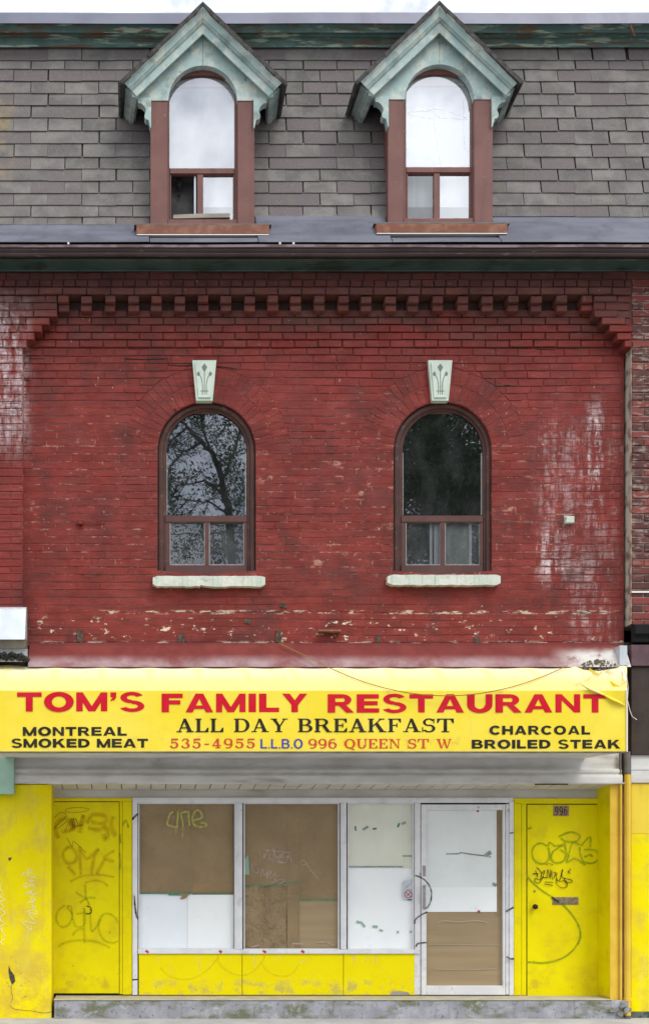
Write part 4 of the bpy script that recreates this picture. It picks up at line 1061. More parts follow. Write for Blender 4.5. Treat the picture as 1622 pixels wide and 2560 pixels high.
for pts in ([(815, 132), (798, 145), (790, 172), (786, 192), (800, 200), (830, 206)], [(838, 130), (836, 160), (832, 208)], [(862, 205), (858, 170), (852, 140), (885, 134), (888, 170), (893, 198)], [(905, 172), (950, 160), (940, 130), (920, 128), (905, 160), (910, 190), (935, 204), (965, 200), (970, 188), (940, 184)]): t.ribbon(zb(pts), YP - .014, 5)
for pts in ([(858, 175), (859, 225), (858, 258)], [(827, 205), (828, 232)], [(836, 200), (837, 222)]): t.ribbon(zb(pts), YP - .0145, 1.8)
t.build('graffiti_tag', sprays['lime'], w1, 'lime green scrawl with drips on the glass')
# window two: layers of kraft paper
w2 = shop_window('middle shop window covered in brown paper', 609.5, 848)
sheet('paper_sheet', 'kraft', w2, 606, 745, 2006, 2216, k1 + .004, wr=.0012); sheet('paper_sheet', 'kraft', w2, 742, 852, 2006, 2252, k1 + .007, wr=.0012)
sheet('paper_sheet', 'kraft3', w2, 742, 852, 2250, 2380, k1 + .009, wr=.0012)
sheet('paper_sheet', 'kraft', w2, 718, 748, 2010, 2380, k1 + .0005, wr=.0004)
def crum(u, v, x, y):
    e_ = .010 * math.exp(-((v - .12 - .35 * u * (1 - u))**2) / .003) + .008 * math.exp(-((u - .22 - .5 * v)**2) / .006) * (1 - v) + .005 * math.sin(u * 19 + v * 13) * math.sin(v * 11 - u * 5) + .006 * math.exp(-((v - .1 - u * .9)**2) / .004)
    return x, y, -e_ * 1.6
sheet('crumpled_sheet', 'kraftc', w2, 607, 742, 2214, 2380, k1 + .012, 'crumpled lower left paper', nx=36, ny=36, warp=crum)
for pts in ([(611, 2216), (650, 2216), (690, 2212), (712, 2209)], [(705, 2209), (735, 2207), (752, 2207)], [(744, 2252), (800, 2251), (847, 2251)]):
    t = MB(); t.ribbon(pts, k1 - .004, 2.6); t.build('tape_strip', M['tape'], w2)
t = MB(); t.poly([(612, 2150), (620, 2138), (622, 2160), (623, 2188), (610, 2187)], k1 - .004, k1 - .0035); t.build('tape_scrap', M['greenbox'], w2)
for pts in ([(730, 2360), (758, 2361)], [(630, 2369), (648, 2364)], [(792, 2357), (812, 2357)], [(818, 2356), (836, 2366)]):
    t = MB(); t.ribbon(pts, k1 - .004, 3.4, 0); t.build('clear_tape', M['clear'], w2)
t = MB()
for pts in ([(1218, 325), (1230, 350), (1245, 330), (1240, 355), (1262, 312), (1270, 360), (1290, 340), (1285, 300), (1300, 345), (1335, 325), (1310, 360), (1345, 370), (1360, 330), (1375, 390)], [(1240, 310), (1300, 318), (1370, 325)], [(1255, 355), (1330, 375), (1290, 350), (1360, 345)], [(1208, 378), (1185, 385), (1190, 412), (1215, 420), (1212, 395)], [(1225, 440), (1235, 400), (1245, 440), (1262, 402), (1255, 445), (1275, 410), (1272, 448), (1295, 420), (1290, 455), (1312, 430)], [(1270, 470), (1320, 450), (1335, 460), (1310, 475)], [(1405, 375), (1430, 360), (1455, 400), (1500, 452)], [(1420, 385), (1440, 378)]):
    t.ribbon(zb(pts), YP - .014, 1.3)
t.build('graffiti_tag', sprays['lilac'], w2, 'thin pale scratched tags on brown paper')
# window three: white sheets
w3 = shop_window('narrow shop window papered in white', 869, 1034)
sheet('paper_sheet', 'ivory', w3, 867, 1008, 2006, 2168, k1, wr=.001); sheet('paper_sheet', 'white', w3, 867, 1037, 2164, 2380, k1 + .006, wr=.001); sheet('paper_sheet', 'ivory', w3, 1002, 1037, 2006, 2172, k1 + .005, wr=.001)
t = MB(); t.box(869, 1007, 2166.5, 2169.5, k1 - .008, k1); t.build('paper_lower_edge', M['tapegrey'], w3)
t = MB(); t.ribbon([(1005, 2141), (1033, 2141)], k1 - .003, 2.4, 0); t.build('tape_strip', M['tape'], w3)
zr = lambda pts: [(811 + x / 1.8816, 1960 + y / 1.8816) for x, y in pts]
for i, pts in enumerate(([(145, 200), (147, 222)], [(180, 218), (205, 202)], [(226, 213), (245, 212)], [(345, 205), (352, 185)], [(362, 190), (383, 182)], [(150, 650), (175, 655), (190, 675)], [(225, 672), (250, 674)], [(258, 688), (275, 694)], [(340, 700), (350, 699)], [(400, 700), (412, 695)], [(390, 545), (420, 546)])):
    t = MB(); t.ribbon(zr(pts), k1 - .004, U(3.5, 6), 0); t.build('tape_scrap', M['tape'] if i in (0, 2, 3, 10) else (M['tapegrey'] if i in (1, 4) else M['greenbox']), w3)
st = MB(); st.box(1009, 1032, 2203, 2224.5, YP - .0155, YP - .0145); st.build('notice_sticker', M['galv'], w3)
st = MB(); st.box(1008, 1033, 2226, 2249, YP - .0155, YP - .0145); st.build('notice_sticker', M['galv'], w3, 'no smoking sticker')
t = MB(); t.ribbon([(1014, 2217), (1022, 2214), (1027, 2208)], YP - .016, 1.8); t.ribbon([(1014, 2219.5), (1020, 2219.5)], YP - .016, 1.6, 0); t.build('sticker_print', M['tapegrey'], w3)
t = MB(); t.ribbon([(1020.5 + 9 * math.cos(a), 2237 + 9 * math.sin(a)) for a in [2 * math.pi * i / 20 for i in range(21)]], YP - .016, 2.2, 0); t.ribbon([(1014.5, 2231), (1026.5, 2243)], YP - .016, 2.0, 0); t.build('no_smoking_ring', M['red'], w3)
t = MB(); t.ribbon([(1016, 2241), (1024, 2234), (1026, 2231)], YP - .0158, 1.6, 0); t.build('sticker_print', M['black'], w3)

# aluminium shop door
dr = MB()
dr.box(1053, 1066, 2012, 2489, YS - .04, YS + .01, .004); dr.box(1257, 1263, 2012, 2489, YS - .04, YS + .01, .003)
dr.box(1066.2, 1256.8, 2012, 2026, YS - .04, YS + .01, .004); dr.box(1066.2, 1256.8, 2466, 2489, YS - .04, YS + .01, .004)
DO = dr.build('shop_door', M['alu'], B, 'white framed glass door papered from inside')
pane(DO, 1066, 1257, 2026, 2467, YS - .02)
w = MB(); w.box(1051, 1053, 2009, 2489, YS - .02, YS + .02); w.box(1053, 1264, 2008.5, 2011.5, YS - .02, YS + .02); w.build('door_gap', M['black'], DO)
kd = YS - .004
sheet('paper_sheet', 'kraft', DO, 1236, 1260, 2022, 2290, kd + .006); sheet('paper_sheet', 'kraft3', DO, 1064, 1260, 2276, 2470, kd + .008, wr=.002, nx=8, ny=30)
sheet('paper_sheet', 'greypaper', DO, 1064, 1241, 2023, 2219, kd, wr=.0015); sheet('paper_sheet', 'white', DO, 1064, 1241.5, 2218, 2281, kd + .002)
t = MB(); t.ribbon(zr([(573, 331), (632, 330), (640, 325), (685, 332), (755, 340)]), kd - .003, 3.2); t.ribbon(zr([(757, 340), (783, 322)]), kd - .0032, 9, 0); t.ribbon(zr([(790, 470), (808, 480)]), kd - .003, 9, 0); t.build('tape_residue', M['tapegrey'], DO)
t = MB(); t.ribbon(zr([(772, 346), (783, 344)]), kd - .003, 4, 0); t.build('lime_scrap', sprays['lime'], DO)
for q in ((721, 128), (726, 602)):
    t = MB(); x, y = zr([q])[0]; t.box(x - 3, x + 3, y - 3, y + 3, kd - .004, kd - .003); t.build('red_clip', M['red'], DO)
t = MB(); t.ribbon([(1095, 2308), (1110, 2303), (1145, 2306), (1190, 2303), (1220, 2308)], kd, 3.5); t.ribbon([(1070, 2362), (1250, 2364)], kd - .001, 1.5); t.ribbon([(1090, 2424), (1170, 2425), (1240, 2423)], kd - .001, 2.0); t.build('clear_tape', M['clear'], DO)
w = MB(); w.box(1058.5, 1063.5, 2214, 2275, YS - .085, YS - .07, .003); w.box(1059, 1063, 2216, 2222, YS - .07, YS - .04); w.box(1059, 1063, 2266, 2272, YS - .07, YS - .04); w.build('pull_handle', M['steel'], DO)
w = MB(); w.box(1056.5, 1064, 2165, 2192, YS - .046, YS - .04, .002); w.build('lock_plate', M['steel'], DO)
t = MB(); yk = YS - .09
t.ribbon(zr([(425, 432), (455, 442), (485, 468), (502, 505), (500, 550), (485, 582), (465, 590)]), YS - .0415, 3.8)
t.ribbon(zr([(484, 604), (452, 620), (428, 640), (425, 660)]), YS - .042, 3.8); t.ribbon(zr([(430, 768), (440, 753), (482, 748)]), YS - .042, 4)
t.ribbon(zr([(853, 602), (890, 582)]), YS - .047, 4.5, 0); t.ribbon(zr([(855, 815), (875, 825), (893, 825)]), YS - .047, 4.5, 0); t.ribbon(zr([(870, 233), (890, 231)]), YS - .047, 3, 0)
t.build('graffiti_tag', sprays['black'], DO, 'black painted arcs across the door frame')

# yellow doors
def frame_box(boxes, m, label=None, name='door_frame'):
    f = MB()
    for b in boxes: f.box(*b[:4], b[4], YS + .06, .003)
    return f.build(name, M[m], B, label)
frame_box([(100, 330, 1996, 2004, YS - .02), (299, 306, 2004.2, 2487, YS - .012), (306.5, 330, 2004.2, 2488, YS - .022)], 'yeldoor')
LD = MB(); LD.box(112, 297.5, 2006, 2485, YS - .008, YS + .04, .003); LDO = LD.build('yellow_door', M['yeldoor'], B, 'left yellow door with layers of faded graffiti')
w = MB(); w.box(100, 298.6, 2004.3, 2006, YS + .0, YS + .03); w.box(297.6, 299, 2006, 2487, YS + .0, YS + .03); w.box(110, 300, 2485, 2489, YS - .002, YS + .03); w.build('door_gap', M['black'], LDO)
za = lambda pts: [(x / 3.815, 1960 + y / 3.815) for x, y in pts]
yd = YS - .0095
t = MB()
for pts in ([(560, 520), (520, 430), (560, 360), (640, 340), (700, 420), (620, 460)], [(690, 330), (690, 430), (760, 380), (800, 300), (760, 470)], [(830, 380), (880, 300), (1000, 310), (1000, 380), (870, 370)], [(840, 420), (930, 440), (1010, 420), (1030, 500), (1000, 530), (990, 480)], [(1080, 310), (1060, 380), (1090, 480), (1105, 500)]): t.ribbon(za(pts), yd, 19)
for pts in ([(650, 600), (600, 670), (640, 760), (720, 740), (720, 650), (650, 600)], [(760, 600), (770, 870)], [(770, 630), (830, 720), (940, 620), (900, 700), (870, 860)], [(1090, 640), (990, 710), (1090, 740)], [(1000, 720), (920, 860)], [(650, 790), (720, 870)]): t.ribbon(za(pts), yd - .001, 14)
for pts in ([(670, 935), (780, 885), (940, 870), (1090, 890)], [(810, 945), (900, 925), (980, 940), (1030, 980)]): t.ribbon(za(pts), yd - .0015, 9)
t.build('graffiti_tag', sprays['orange'], LDO, 'faded orange letters')
t = MB()
for pts in ([(810, 960), (815, 1050), (820, 1110)], [(720, 1030), (790, 1080), (910, 1090)], [(760, 1140), (820, 1100), (850, 1160)]): t.ribbon(za(pts), yd - .002, 10)
for pts in ([(620, 1160), (550, 1220), (540, 1310), (590, 1370), (660, 1340), (690, 1250), (640, 1180), (680, 1180), (690, 1300)], [(700, 1290), (720, 1360), (790, 1360), (815, 1300), (800, 1190), (805, 1520)], [(730, 1245), (800, 1235), (870, 1240)], [(860, 1200), (865, 1350), (880, 1410), (930, 1350), (960, 1290)], [(1130, 1330), (1080, 1260), (1000, 1240), (950, 1300), (940, 1390), (990, 1490), (1070, 1520), (1130, 1500)], [(690, 1450), (730, 1400), (800, 1385)], [(1040, 1410), (1050, 1430)]): t.ribbon(za(pts), yd - .002, 9)
t.ribbon(za([(555, 1555), (640, 1510), (780, 1495), (920, 1510), (1050, 1565)]), yd - .002, 10)
t.build('graffiti_tag', sprays['olive'], LDO, 'faded olive green letters')
t = MB()
for pts in ([(620, 265), (640, 240), (730, 228), (830, 235), (845, 248), (790, 268), (700, 275), (625, 270)], [(515, 330), (560, 285), (600, 275), (630, 310), (540, 400), (515, 430), (560, 420), (650, 360), (610, 470), (590, 440)], [(660, 400), (680, 330), (690, 420), (700, 320), (710, 430), (720, 330), (750, 400), (790, 390), (720, 410)], [(640, 520), (690, 610), (700, 550), (800, 640), (820, 660)]): t.ribbon(za(pts), yd - .005, 1.6)
t.build('graffiti_tag', sprays['pencil'], LDO, 'thin black scribble with a halo')
t = MB(); t.ribbon(za([(820, 1170), (860, 1180), (870, 1230), (820, 1245)]), yd - .006, 3); t.build('lock_scar', sprays['black'], LDO)
t = MB()
for pts in ([(1170, 400), (1200, 350), (1225, 420)], [(1145, 480), (1150, 570)], [(1140, 660), (1150, 740), (1140, 820)]): t.ribbon(za(pts), YS - .0235, 8)
t.build('graffiti_tag', spray_mat('teal_smear_dark', (.16, .22, .03), .6, 14, 1.0), B, 'teal smears on the left door frame')
t = MB()
for pts in ([(205, 875), (300, 810), (285, 860), (240, 850), (290, 890), (340, 885), (270, 920)], [(330, 930), (280, 930), (240, 960), (230, 990), (290, 970), (300, 940), (320, 1000), (240, 1060), (300, 1030), (290, 1060), (350, 1045)], [(350, 1050), (290, 1090), (340, 1110), (250, 1140), (320, 1130), (300, 1190), (340, 1170)], [(240, 1230), (330, 1200), (350, 1250), (290, 1230), (270, 1260)], [(270, 1250), (345, 1335), (205, 1310), (290, 1400), (300, 1355)]): t.ribbon(za(pts), -.002, 2.0)
for pts in ([(10, 960), (0, 1010), (30, 1030), (5, 1080), (45, 1110), (0, 1130), (40, 1180), (5, 1200), (50, 1230), (0, 1290), (45, 1340), (5, 1370), (50, 1460), (10, 1510), (30, 1540)],): t.ribbon(za(pts), -.002, 2.0)
t.build('graffiti_tag', sprays['white'], B, 'white scratched writing down the left pilaster')

frame_box([(1284.5, 1530, 1997, 2010, YS - .02), (1284.5, 1303, 2010.2, 2490, YS - .024), (1303.5, 1315.5, 2010.2, 2490, YS - .014)], 'yeldoor')
RD = MB(); RD.box(1318, 1506, 2012.5, 2492, YS - .008, YS + .04, .003); RDO = RD.build('yellow_door', M['yeldoor'], B, 'right yellow door with number plate and mail slot')
w = MB(); w.box(1315.6, 1318, 2010.3, 2492, YS + .0, YS + .03); w.box(1318, 1520, 2010.3, 2012.4, YS + .0, YS + .03); w.box(1316, 1520, 2492.2, 2494, YS - .002, YS + .03); w.build('door_gap', M['black'], RDO)
w = MB(); c = P(1338, 2268, YS - .05)
for k in range(1): 
    w.tube([(c.x, YS - .008, c.z), (c.x, YS - .03, c.z), (c.x, YS - .032, c.z), (c.x, YS - .045, c.z), (c.x, YS - .062, c.z), (c.x, YS - .07, c.z)], [.014, .014, .022, .029, .026, .010], 14)
w.build('door_knob', M['knob'], RDO, smooth=True)
w = MB(); c = P(1336, 2229, YS - .01); w.tube([(c.x, YS - .008, c.z), (c.x, YS - .016, c.z)], .011, 12); w.build('lock_cylinder', M['brass'], RDO)
w = MB(); w.box(1381, 1446, 2244, 2263, YS - .016, YS - .008, .003); w.box(1386, 1441, 2248, 2259, YS - .021, YS - .016, .003); w.build('mail_slot', M['brass'], RDO)
w = MB(); w.box(1383, 1422, 2015, 2041, YS - .0135, YS - .008, .001); w.build('number_plate', M['plate'], RDO)
zq = lambda pts: [(1222 + x / 3.44, 1860 + y / 3.44) for x, y in pts]
t = MB()
for pts in ([(370, 720), (330, 735), (215, 765)], [(290, 790), (262, 900), (270, 1020), (300, 1110), (370, 1190), (450, 1260), (540, 1320), (650, 1400), (740, 1510), (785, 1620), (770, 1710), (700, 1800), (600, 1860), (470, 1888), (350, 1880), (270, 1885)]): t.ribbon(zq(pts), yd - .001, 8.5)
for pts in ([(500, 880), (440, 855), (385, 890), (372, 960), (410, 1020), (480, 1030), (520, 980), (515, 900)], [(510, 910), (520, 850), (570, 880), (640, 870), (560, 920), (535, 980), (570, 1025), (640, 1010), (660, 950), (610, 910)], [(600, 800), (700, 760), (780, 790), (750, 840), (660, 840), (620, 810)], [(650, 850), (680, 960), (720, 850), (780, 870)], [(690, 960), (670, 1020), (740, 990), (830, 1045)], [(790, 880), (870, 800), (870, 890)], [(780, 890), (790, 960), (820, 1020), (900, 1025), (945, 980), (920, 920), (820, 910)], [(820, 975), (870, 955), (890, 975)]): t.ribbon(zq(pts), yd - .002, 7.5)
t.build('graffiti_tag', sprays['green'], RDO, 'green bubble letters and long green loop')
t = MB()
for pts in ([(375, 1120), (430, 1120)], [(400, 1090), (420, 1150)], [(410, 1065), (450, 1110), (440, 1170), (400, 1160), (395, 1185), (430, 1200), (470, 1140)], [(450, 1120), (480, 1090), (465, 1150), (500, 1150)], [(500, 1160), (505, 1080), (525, 1160), (530, 1080)], [(540, 1090), (545, 1170), (575, 1110), (550, 1110)], [(585, 1110), (580, 1170), (610, 1170), (635, 1080), (630, 1150), (700, 1170), (715, 1190), (660, 1195), (650, 1150)], [(590, 1160), (580, 1200), (620, 1240), (670, 1230), (660, 1180), (600, 1190)], [(490, 1040), (520, 1032), (550, 1045)], [(480, 1190), (555, 1195)], [(480, 1208), (550, 1220)], [(695, 1070), (700, 1090), (680, 1100), (700, 1120)]): t.ribbon(zq(pts), yd - .006, 2.4)
t.build('graffiti_tag', sprays['black'], RDO, 'small black marker tag')
t = MB(); t.ribbon(zq([(540, 1322), (600, 1365)]), YS - .0215, 5, 0); t.build('mail_slot_mark', sprays['black'], RDO)

# downpipes
w = MB(); w.tube([P(1556, 1882, -.02), P(1556, 1936, -.02)], .020, 10); w.build('downpipe', M['pipegrey'], B, 'thin grey upper length of pipe') if False else None
def pipe(name, px, py0, py1, y, r, m, label=None, extra=None):
    w = MB(); w.tube([P(px, py0, y), P(px, py1, y)], r, 12)
    if extra: extra(w)
    return w.build(name, M[m], B, label, smooth=False)
pipe('downpipe', 1567, 1880, 1936, -.03, .033, 'pipegrey', 'bare grey top of the downpipe')
def collars(w):
    for yy in (2496, 2500): w.tube([P(1568, yy, -.03), P(1568, yy + 4, -.03)], .039, 12)
pipe('downpipe', 1568, 1937, 2540, -.03, .033, 'pipeyel', 'yellow painted downpipe', collars)
pipe('conduit', 1551.5, 1935, 2545, -.02, .013, 'pipeyel')
pipe('conduit', 1550, 1880, 1934.5, -.02, .013, 'pipegrey')
pipe('downpipe_foot', 1568, 2541, 2549, -.03, .036, 'pipegrey')
# back of the narrow slot between the houses
w = MB(); w.box(1550, 1578, 1962, 2549, .10, .2); w.build('slot_back', M['rust'], B)

# step
w = MB()
zt_, zt0 = P(0, 2502, -.06).z, 0
n = 34
xa, xb = P(136, 0, 0).x, P(1549, 0, 0).x
w.wbox(xa, xb, -.02, zt_ - .004, -.045, .5, .012); w.build('concrete_step', M['concrete'], B)
w = MB(); w.wbox(xa - .003, P(1526, 0, 0).x, zt_ - .0035, zt_ + .004, -.052, .36, .004); w.build('step_tread', M['steptop'], B)
for i in range(9):
    w = MB(); x = U(1528, 1570); y = U(2508, 2540); r = U(5, 10)
    w.poly([(x + r * math.cos(a) * U(.8, 1.2), y + r * .8 * math.sin(a) * U(.8, 1.2)) for a in [2 * math.pi * j / 8 for j in range(8)]], -.06 - U(0, .02), .0); w.build('rubble_stone', M['concrete'], B)

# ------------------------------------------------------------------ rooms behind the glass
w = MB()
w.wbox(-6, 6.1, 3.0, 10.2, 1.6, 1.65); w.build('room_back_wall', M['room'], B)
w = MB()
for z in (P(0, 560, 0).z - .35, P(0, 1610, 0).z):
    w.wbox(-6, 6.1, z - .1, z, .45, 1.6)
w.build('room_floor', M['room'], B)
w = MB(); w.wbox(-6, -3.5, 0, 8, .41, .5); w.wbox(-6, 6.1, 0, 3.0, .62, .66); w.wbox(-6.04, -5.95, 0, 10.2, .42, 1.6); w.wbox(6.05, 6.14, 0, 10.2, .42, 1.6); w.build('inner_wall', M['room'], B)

# ------------------------------------------------------------------ lettering
class G:      # glyph pieces in cap-height units
    def __init__(s): s.p = []
    def r(s, x0, y0, x1, y1): s.p.append([(x0, y0), (x1, y0), (x1, y1), (x0, y1)]); return s
    def q(s, *pts): s.p.append(list(pts)); return s
    def a(s, cx, cy, rx, ry, tx, ty, a0, a1, n=20):
        pr = None
        for i in range(n + 1):
            t = math.radians(a0 + (a1 - a0) * i / n)
            c, d = math.cos(t), math.sin(t)
            cur = ((cx + rx * c, cy + ry * d), (cx + (rx - tx) * c, cy + (ry - ty) * d))
            if pr: s.p.append([pr[0], cur[0], cur[1], pr[1]])
            pr = cur
        return s
def sans(ch):
    g = G(); T, t = .325, .235
    if ch == 'T': return g.r(0, 1-t, 1.02, 1).r(.365, 0, .655, 1-t), 1.02
    if ch == 'O': return g.a(.62, .5, .62, .53, T, t, 0, 360, 36), 1.24
    if ch == 'D': return g.r(0, 0, T, 1).r(T, 0, .5, t).r(T, 1-t, .5, 1).a(.5, .5, .6, .5, T, t, -90, 90), 1.1
    if ch == 'C': return g.a(.6, .5, .6, .53, T, t, 38, 322, 32), 1.12
    if ch == 'M': return g.r(0, 0, .27, 1).r(1.02, 0, 1.29, 1).q((.27, 1), (.0, 1), (.5, 0), (.645, 0), (.645, .28)).q((1.02, 1), (1.29, 1), (.79, 0), (.645, 0), (.645, .28)), 1.29
    if ch == "'": return g.r(.03, .74, .27, 1).q((.13, .74), (.27, .74), (.2, .6), (.04, .54), (.03, .6)), .3
    if ch == 'S':
        g.a(.52, .73, .48, .30, .27, .185, 22, 270, 22).a(.52, .275, .52, .305, .27, .185, -160, 90, 22)
        return g, 1.04
    if ch == 'F': return g.r(0, 0, T, 1).r(T, 1-t, .92, 1).r(T, .42, .82, .42+t*.95), .92
    if ch == 'E': return g.r(0, 0, T, 1).r(T, 1-t, .95, 1).r(T, .40, .9, .40+t*.95).r(T, 0, .97, t), .97
    if ch == 'L': return g.r(0, 0, T, 1).r(T, 0, .88, t*1.05), .88
    if ch == 'I': return g.r(0, 0, T, 1), T
    if ch == 'A': return g.q((0, 0), (.31, 0), (.62, .78), (.75, 1), (.43, 1)).q((1.2, 0), (.88, 0), (.58, .78), (.45, 1), (.77, 1)).r(.32, .18, .86, .36), 1.2
    if ch == 'Y': return g.q((0, 1), (.33, 1), (.72, .38), (.42, .38)).q((1.1, 1), (.77, 1), (.40, .38), (.70, .38)).r(.405, 0, .695, .42), 1.1
    if ch == 'R': return g.r(0, 0, T, 1).r(T, 1-t*.9, .62, 1).r(T, .38, .62, .38+t*.85).a(.62, .69, .40, .31, .28, .19, -90, 90, 14).q((.48, .40), (.80, .40), (1.14, 0), (.80, 0)), 1.12
    if ch == 'B': return g.r(0, 0, T, 1).r(T, 1-t*.85, .64, 1).r(T, .43, .68, .43+t*.75).r(T, 0, .68, t*.9).a(.62, .74, .38, .26, .27, .165, -90, 90, 12).a(.66, .295, .42, .295, .28, .185, -90, 90, 12), 1.08
    if ch == 'N': return g.r(0, 0, .27, 1).r(.80, 0, 1.07, 1).q((.0, 1), (.27, 1), (1.07, 0), (.80, 0)), 1.07
    if ch == 'U': return g.r(0, .42, T, 1).r(.80, .42, 1.09, 1).a(.545, .42, .545, .44, T, .22, 180, 360, 18), 1.09
    if ch == 'H': return g.r(0, 0, T, 1).r(.80, 0, 1.09, 1).r(T, .39, .80, .39+t), 1.09
    if ch == 'K': return g.r(0, 0, T, 1).q((T-.03, .26), (T-.03, .56), (.76, 1), (1.12, 1)).q((.44, .54), (.66, .70), (1.2, 0), (.82, 0)), 1.18
    if ch == '.': return g.r(0, 0, .16, .15), .16
    if ch == ' ': return g, .42
def blk(ch):       # condensed round-cornered sans of the licence letters
    g = G()
    if ch == 'L': return g.r(0, 0, .17, 1).r(.17, 0, .58, .16), .58
    if ch == 'B': return g.r(0, 0, .17, 1).r(.17, .84, .4, 1).r(.17, .45, .42, .58).r(.17, 0, .42, .15).a(.4, .73, .26, .27, .17, .14, -90, 90, 12).a(.42, .285, .28, .285, .17, .14, -90, 90, 12), .7
    if ch == 'O': return g.a(.4, .5, .4, .52, .18, .15, 0, 360, 30), .8
    if ch == '.': return g.r(0, 0, .14, .14), .14
def serif(ch):
    g = G(); T, t, h, o = .21, .085, .075, .085
    def stem(x): g.r(x, 0, x + T, 1); g.r(x - o, 0, x + T + o, h); g.r(x - o, 1 - h, x + T + o, 1)
    if ch == 'A': return g.q((.12, 0), (.21, 0), (.56, .9), (.46, 1)).q((.42, 1), (.60, 1), (1.0, 0), (.73, 0)).r(.27, .28, .78, .36).r(.0, 0, .34, h).r(.62, 0, 1.1, h), 1.1
    if ch == 'L': stem(.09); g.r(.09, 0, .82, h*1.1).q((.82, 0), (.82, .34), (.76, .34), (.60, h)); return g, .84
    if ch == 'D': stem(.09); g.r(.09, 0, .5, h*1.1).r(.09, 1-h*1.1, .5, 1).a(.48, .5, .5, .5, .22, h*1.1, -90, 90); return g, 1.0
    if ch == 'Y': return g.q((.08, 1), (.33, 1), (.64, .42), (.44, .42)).q((.86, 1), (.96, 1), (.63, .40), (.54, .44)).r(.42, 0, .63, .46).r(0, 1-h, .42, 1).r(.74, 1-h, 1.08, 1).r(.3, 0, .75, h), 1.08
    if ch == 'B': stem(.09); g.r(.09, 0, .52, h*1.1).r(.09, 1-h*1.1, .5, 1).r(.2, .48, .52, .56).a(.5, .76, .33, .24, .2, .085, -90, 90, 12).a(.52, .28, .40, .28, .21, .085, -90, 90, 12); return g, .94
    if ch == 'R': stem(.09); g.r(.09, 1-h*1.1, .5, 1).r(.2, .46, .52, .54).a(.5, .735, .37, .265, .2, .085, -90, 90, 12).q((.46, .50), (.70, .50), (1.02, 0), (.78, 0)).r(.76, 0, 1.12, h); return g, 1.12
    if ch in 'EF':
        stem(.09); g.r(.09, 1-h*1.1, .82, 1).r(.2, .46, .58, .54).r(.53, .35, .60, .66).q((.82, 1), (.82, .70), (.76, .70), (.62, 1-h))
        if ch == 'E': g.r(.09, 0, .84, h*1.1).q((.84, 0), (.84, .32), (.78, .32), (.62, h))
        return g, .86
    if ch == 'K': stem(.09); g.q((.28, .36), (.28, .48), (.80, 1), (.90, 1)).q((.46, .54), (.62, .70), (1.06, 0), (.78, 0)).r(.68, 1-h, 1.04, 1).r(.7, 0, 1.16, h); return g, 1.16
    if ch == 'S': return g.a(.42, .73, .37, .29, .17, .10, 25, 270, 18).a(.42, .275, .41, .295, .19, .10, -155, 90, 18).r(.70, .66, .77, 1).r(.0, 0, .07, .36), .84
    if ch == 'T': return g.r(.42, 0, .63, 1).r(0, 1-h*1.1, 1.05, 1).q((0, 1), (0, .66), (.07, .66), (.2, 1-h)).q((1.05, 1), (1.05, .66), (.98, .66), (.85, 1-h)).r(.28, 0, .77, h), 1.05
    if ch == 'Q': return g.a(.52, .5, .52, .52, .22, .09, 0, 360, 30).q((.40, .08), (.50, .16), (.98, -.12), (.90, -.2)), 1.04
    if ch == 'U': return g.r(.1, .34, .31, 1).r(.80, .34, .89, 1).a(.495, .36, .395, .38, .2, .1, 180, 360, 16).r(0, 1-h, .42, 1).r(.68, 1-h, 1.0, 1), 1.0
    if ch == 'N': return g.r(.12, 0, .21, 1).r(.84, 0, .93, 1).q((.08, 1), (.34, 1), (.93, 0), (.84, 0)).r(0, 0, .34, h).r(.7, 1-h, 1.06, 1).r(0, 1-h, .3, 1), 1.06
    if ch == 'W': return g.q((.08, 1), (.32, 1), (.56, 0), (.42, 0)).q((.50, 0), (.56, 0), (.82, .85), (.74, .9)).q((.62, 1), (.84, 1), (1.08, 0), (.95, 0)).q((1.0, 0), (1.08, 0), (1.38, 1), (1.28, 1)).r(0, 1-h, .42, 1).r(1.16, 1-h, 1.46, 1), 1.46
    if ch == '5': return g.r(.12, .84, .74, 1).r(.12, .48, .20, 1).a(.36, .33, .40, .35, .2, .10, -150, 128, 18).r(.02, .16, .16, .28), .8
    if ch == '3': return g.a(.38, .75, .33, .27, .17, .09, -90, 150, 14).a(.38, .28, .40, .30, .2, .09, -150, 90, 14).r(.02, .16, .16, .28).r(.06, .74, .2, .84), .8
    if ch == '4': return g.r(.42, 0, .62, 1).q((.0, .24), (.09, .24), (.62, 1), (.42, 1)).r(0, .22, .8, .32).r(.28, 0, .76, h), .84
    if ch == '9': return g.a(.4, .67, .4, .35, .19, .09, 0, 360, 24).a(.36, .42, .44, .44, .18, .10, -120, 20, 12), .82
    if ch == '6': return g.a(.42, .33, .4, .35, .19, .09, 0, 360, 24).a(.46, .58, .44, .44, .18, .10, 60, 200, 12), .84
    if ch == '-': return g.r(.06, .36, .5, .47), .56
    if ch == ' ': return g, .46
def lettering(text, font, x0, x1, ytop, ybot, y, m, par, gap=.1, name='letter'):
    items = []; X = 0
    for ch in text:
        g, w = font(ch); items.append((g, X)); X += w + gap
    X -= gap
    sx = (x1 - x0) / X; hgt = ybot - ytop
    for g, ox in items:
        if not g.p: continue
        mb = MB(); dy = 0
        for pl in g.p:
            dy += .00003
            mb.face(*[P(x0 + (ox + x) * sx, ybot - yy * hgt, y - dy) for x, yy in pl])
        mb.build(name, m, par)
lettering('996', serif, 1387, 1418, 2018, 2038, YS - .014, M['black'], RDO, .22, 'digit')

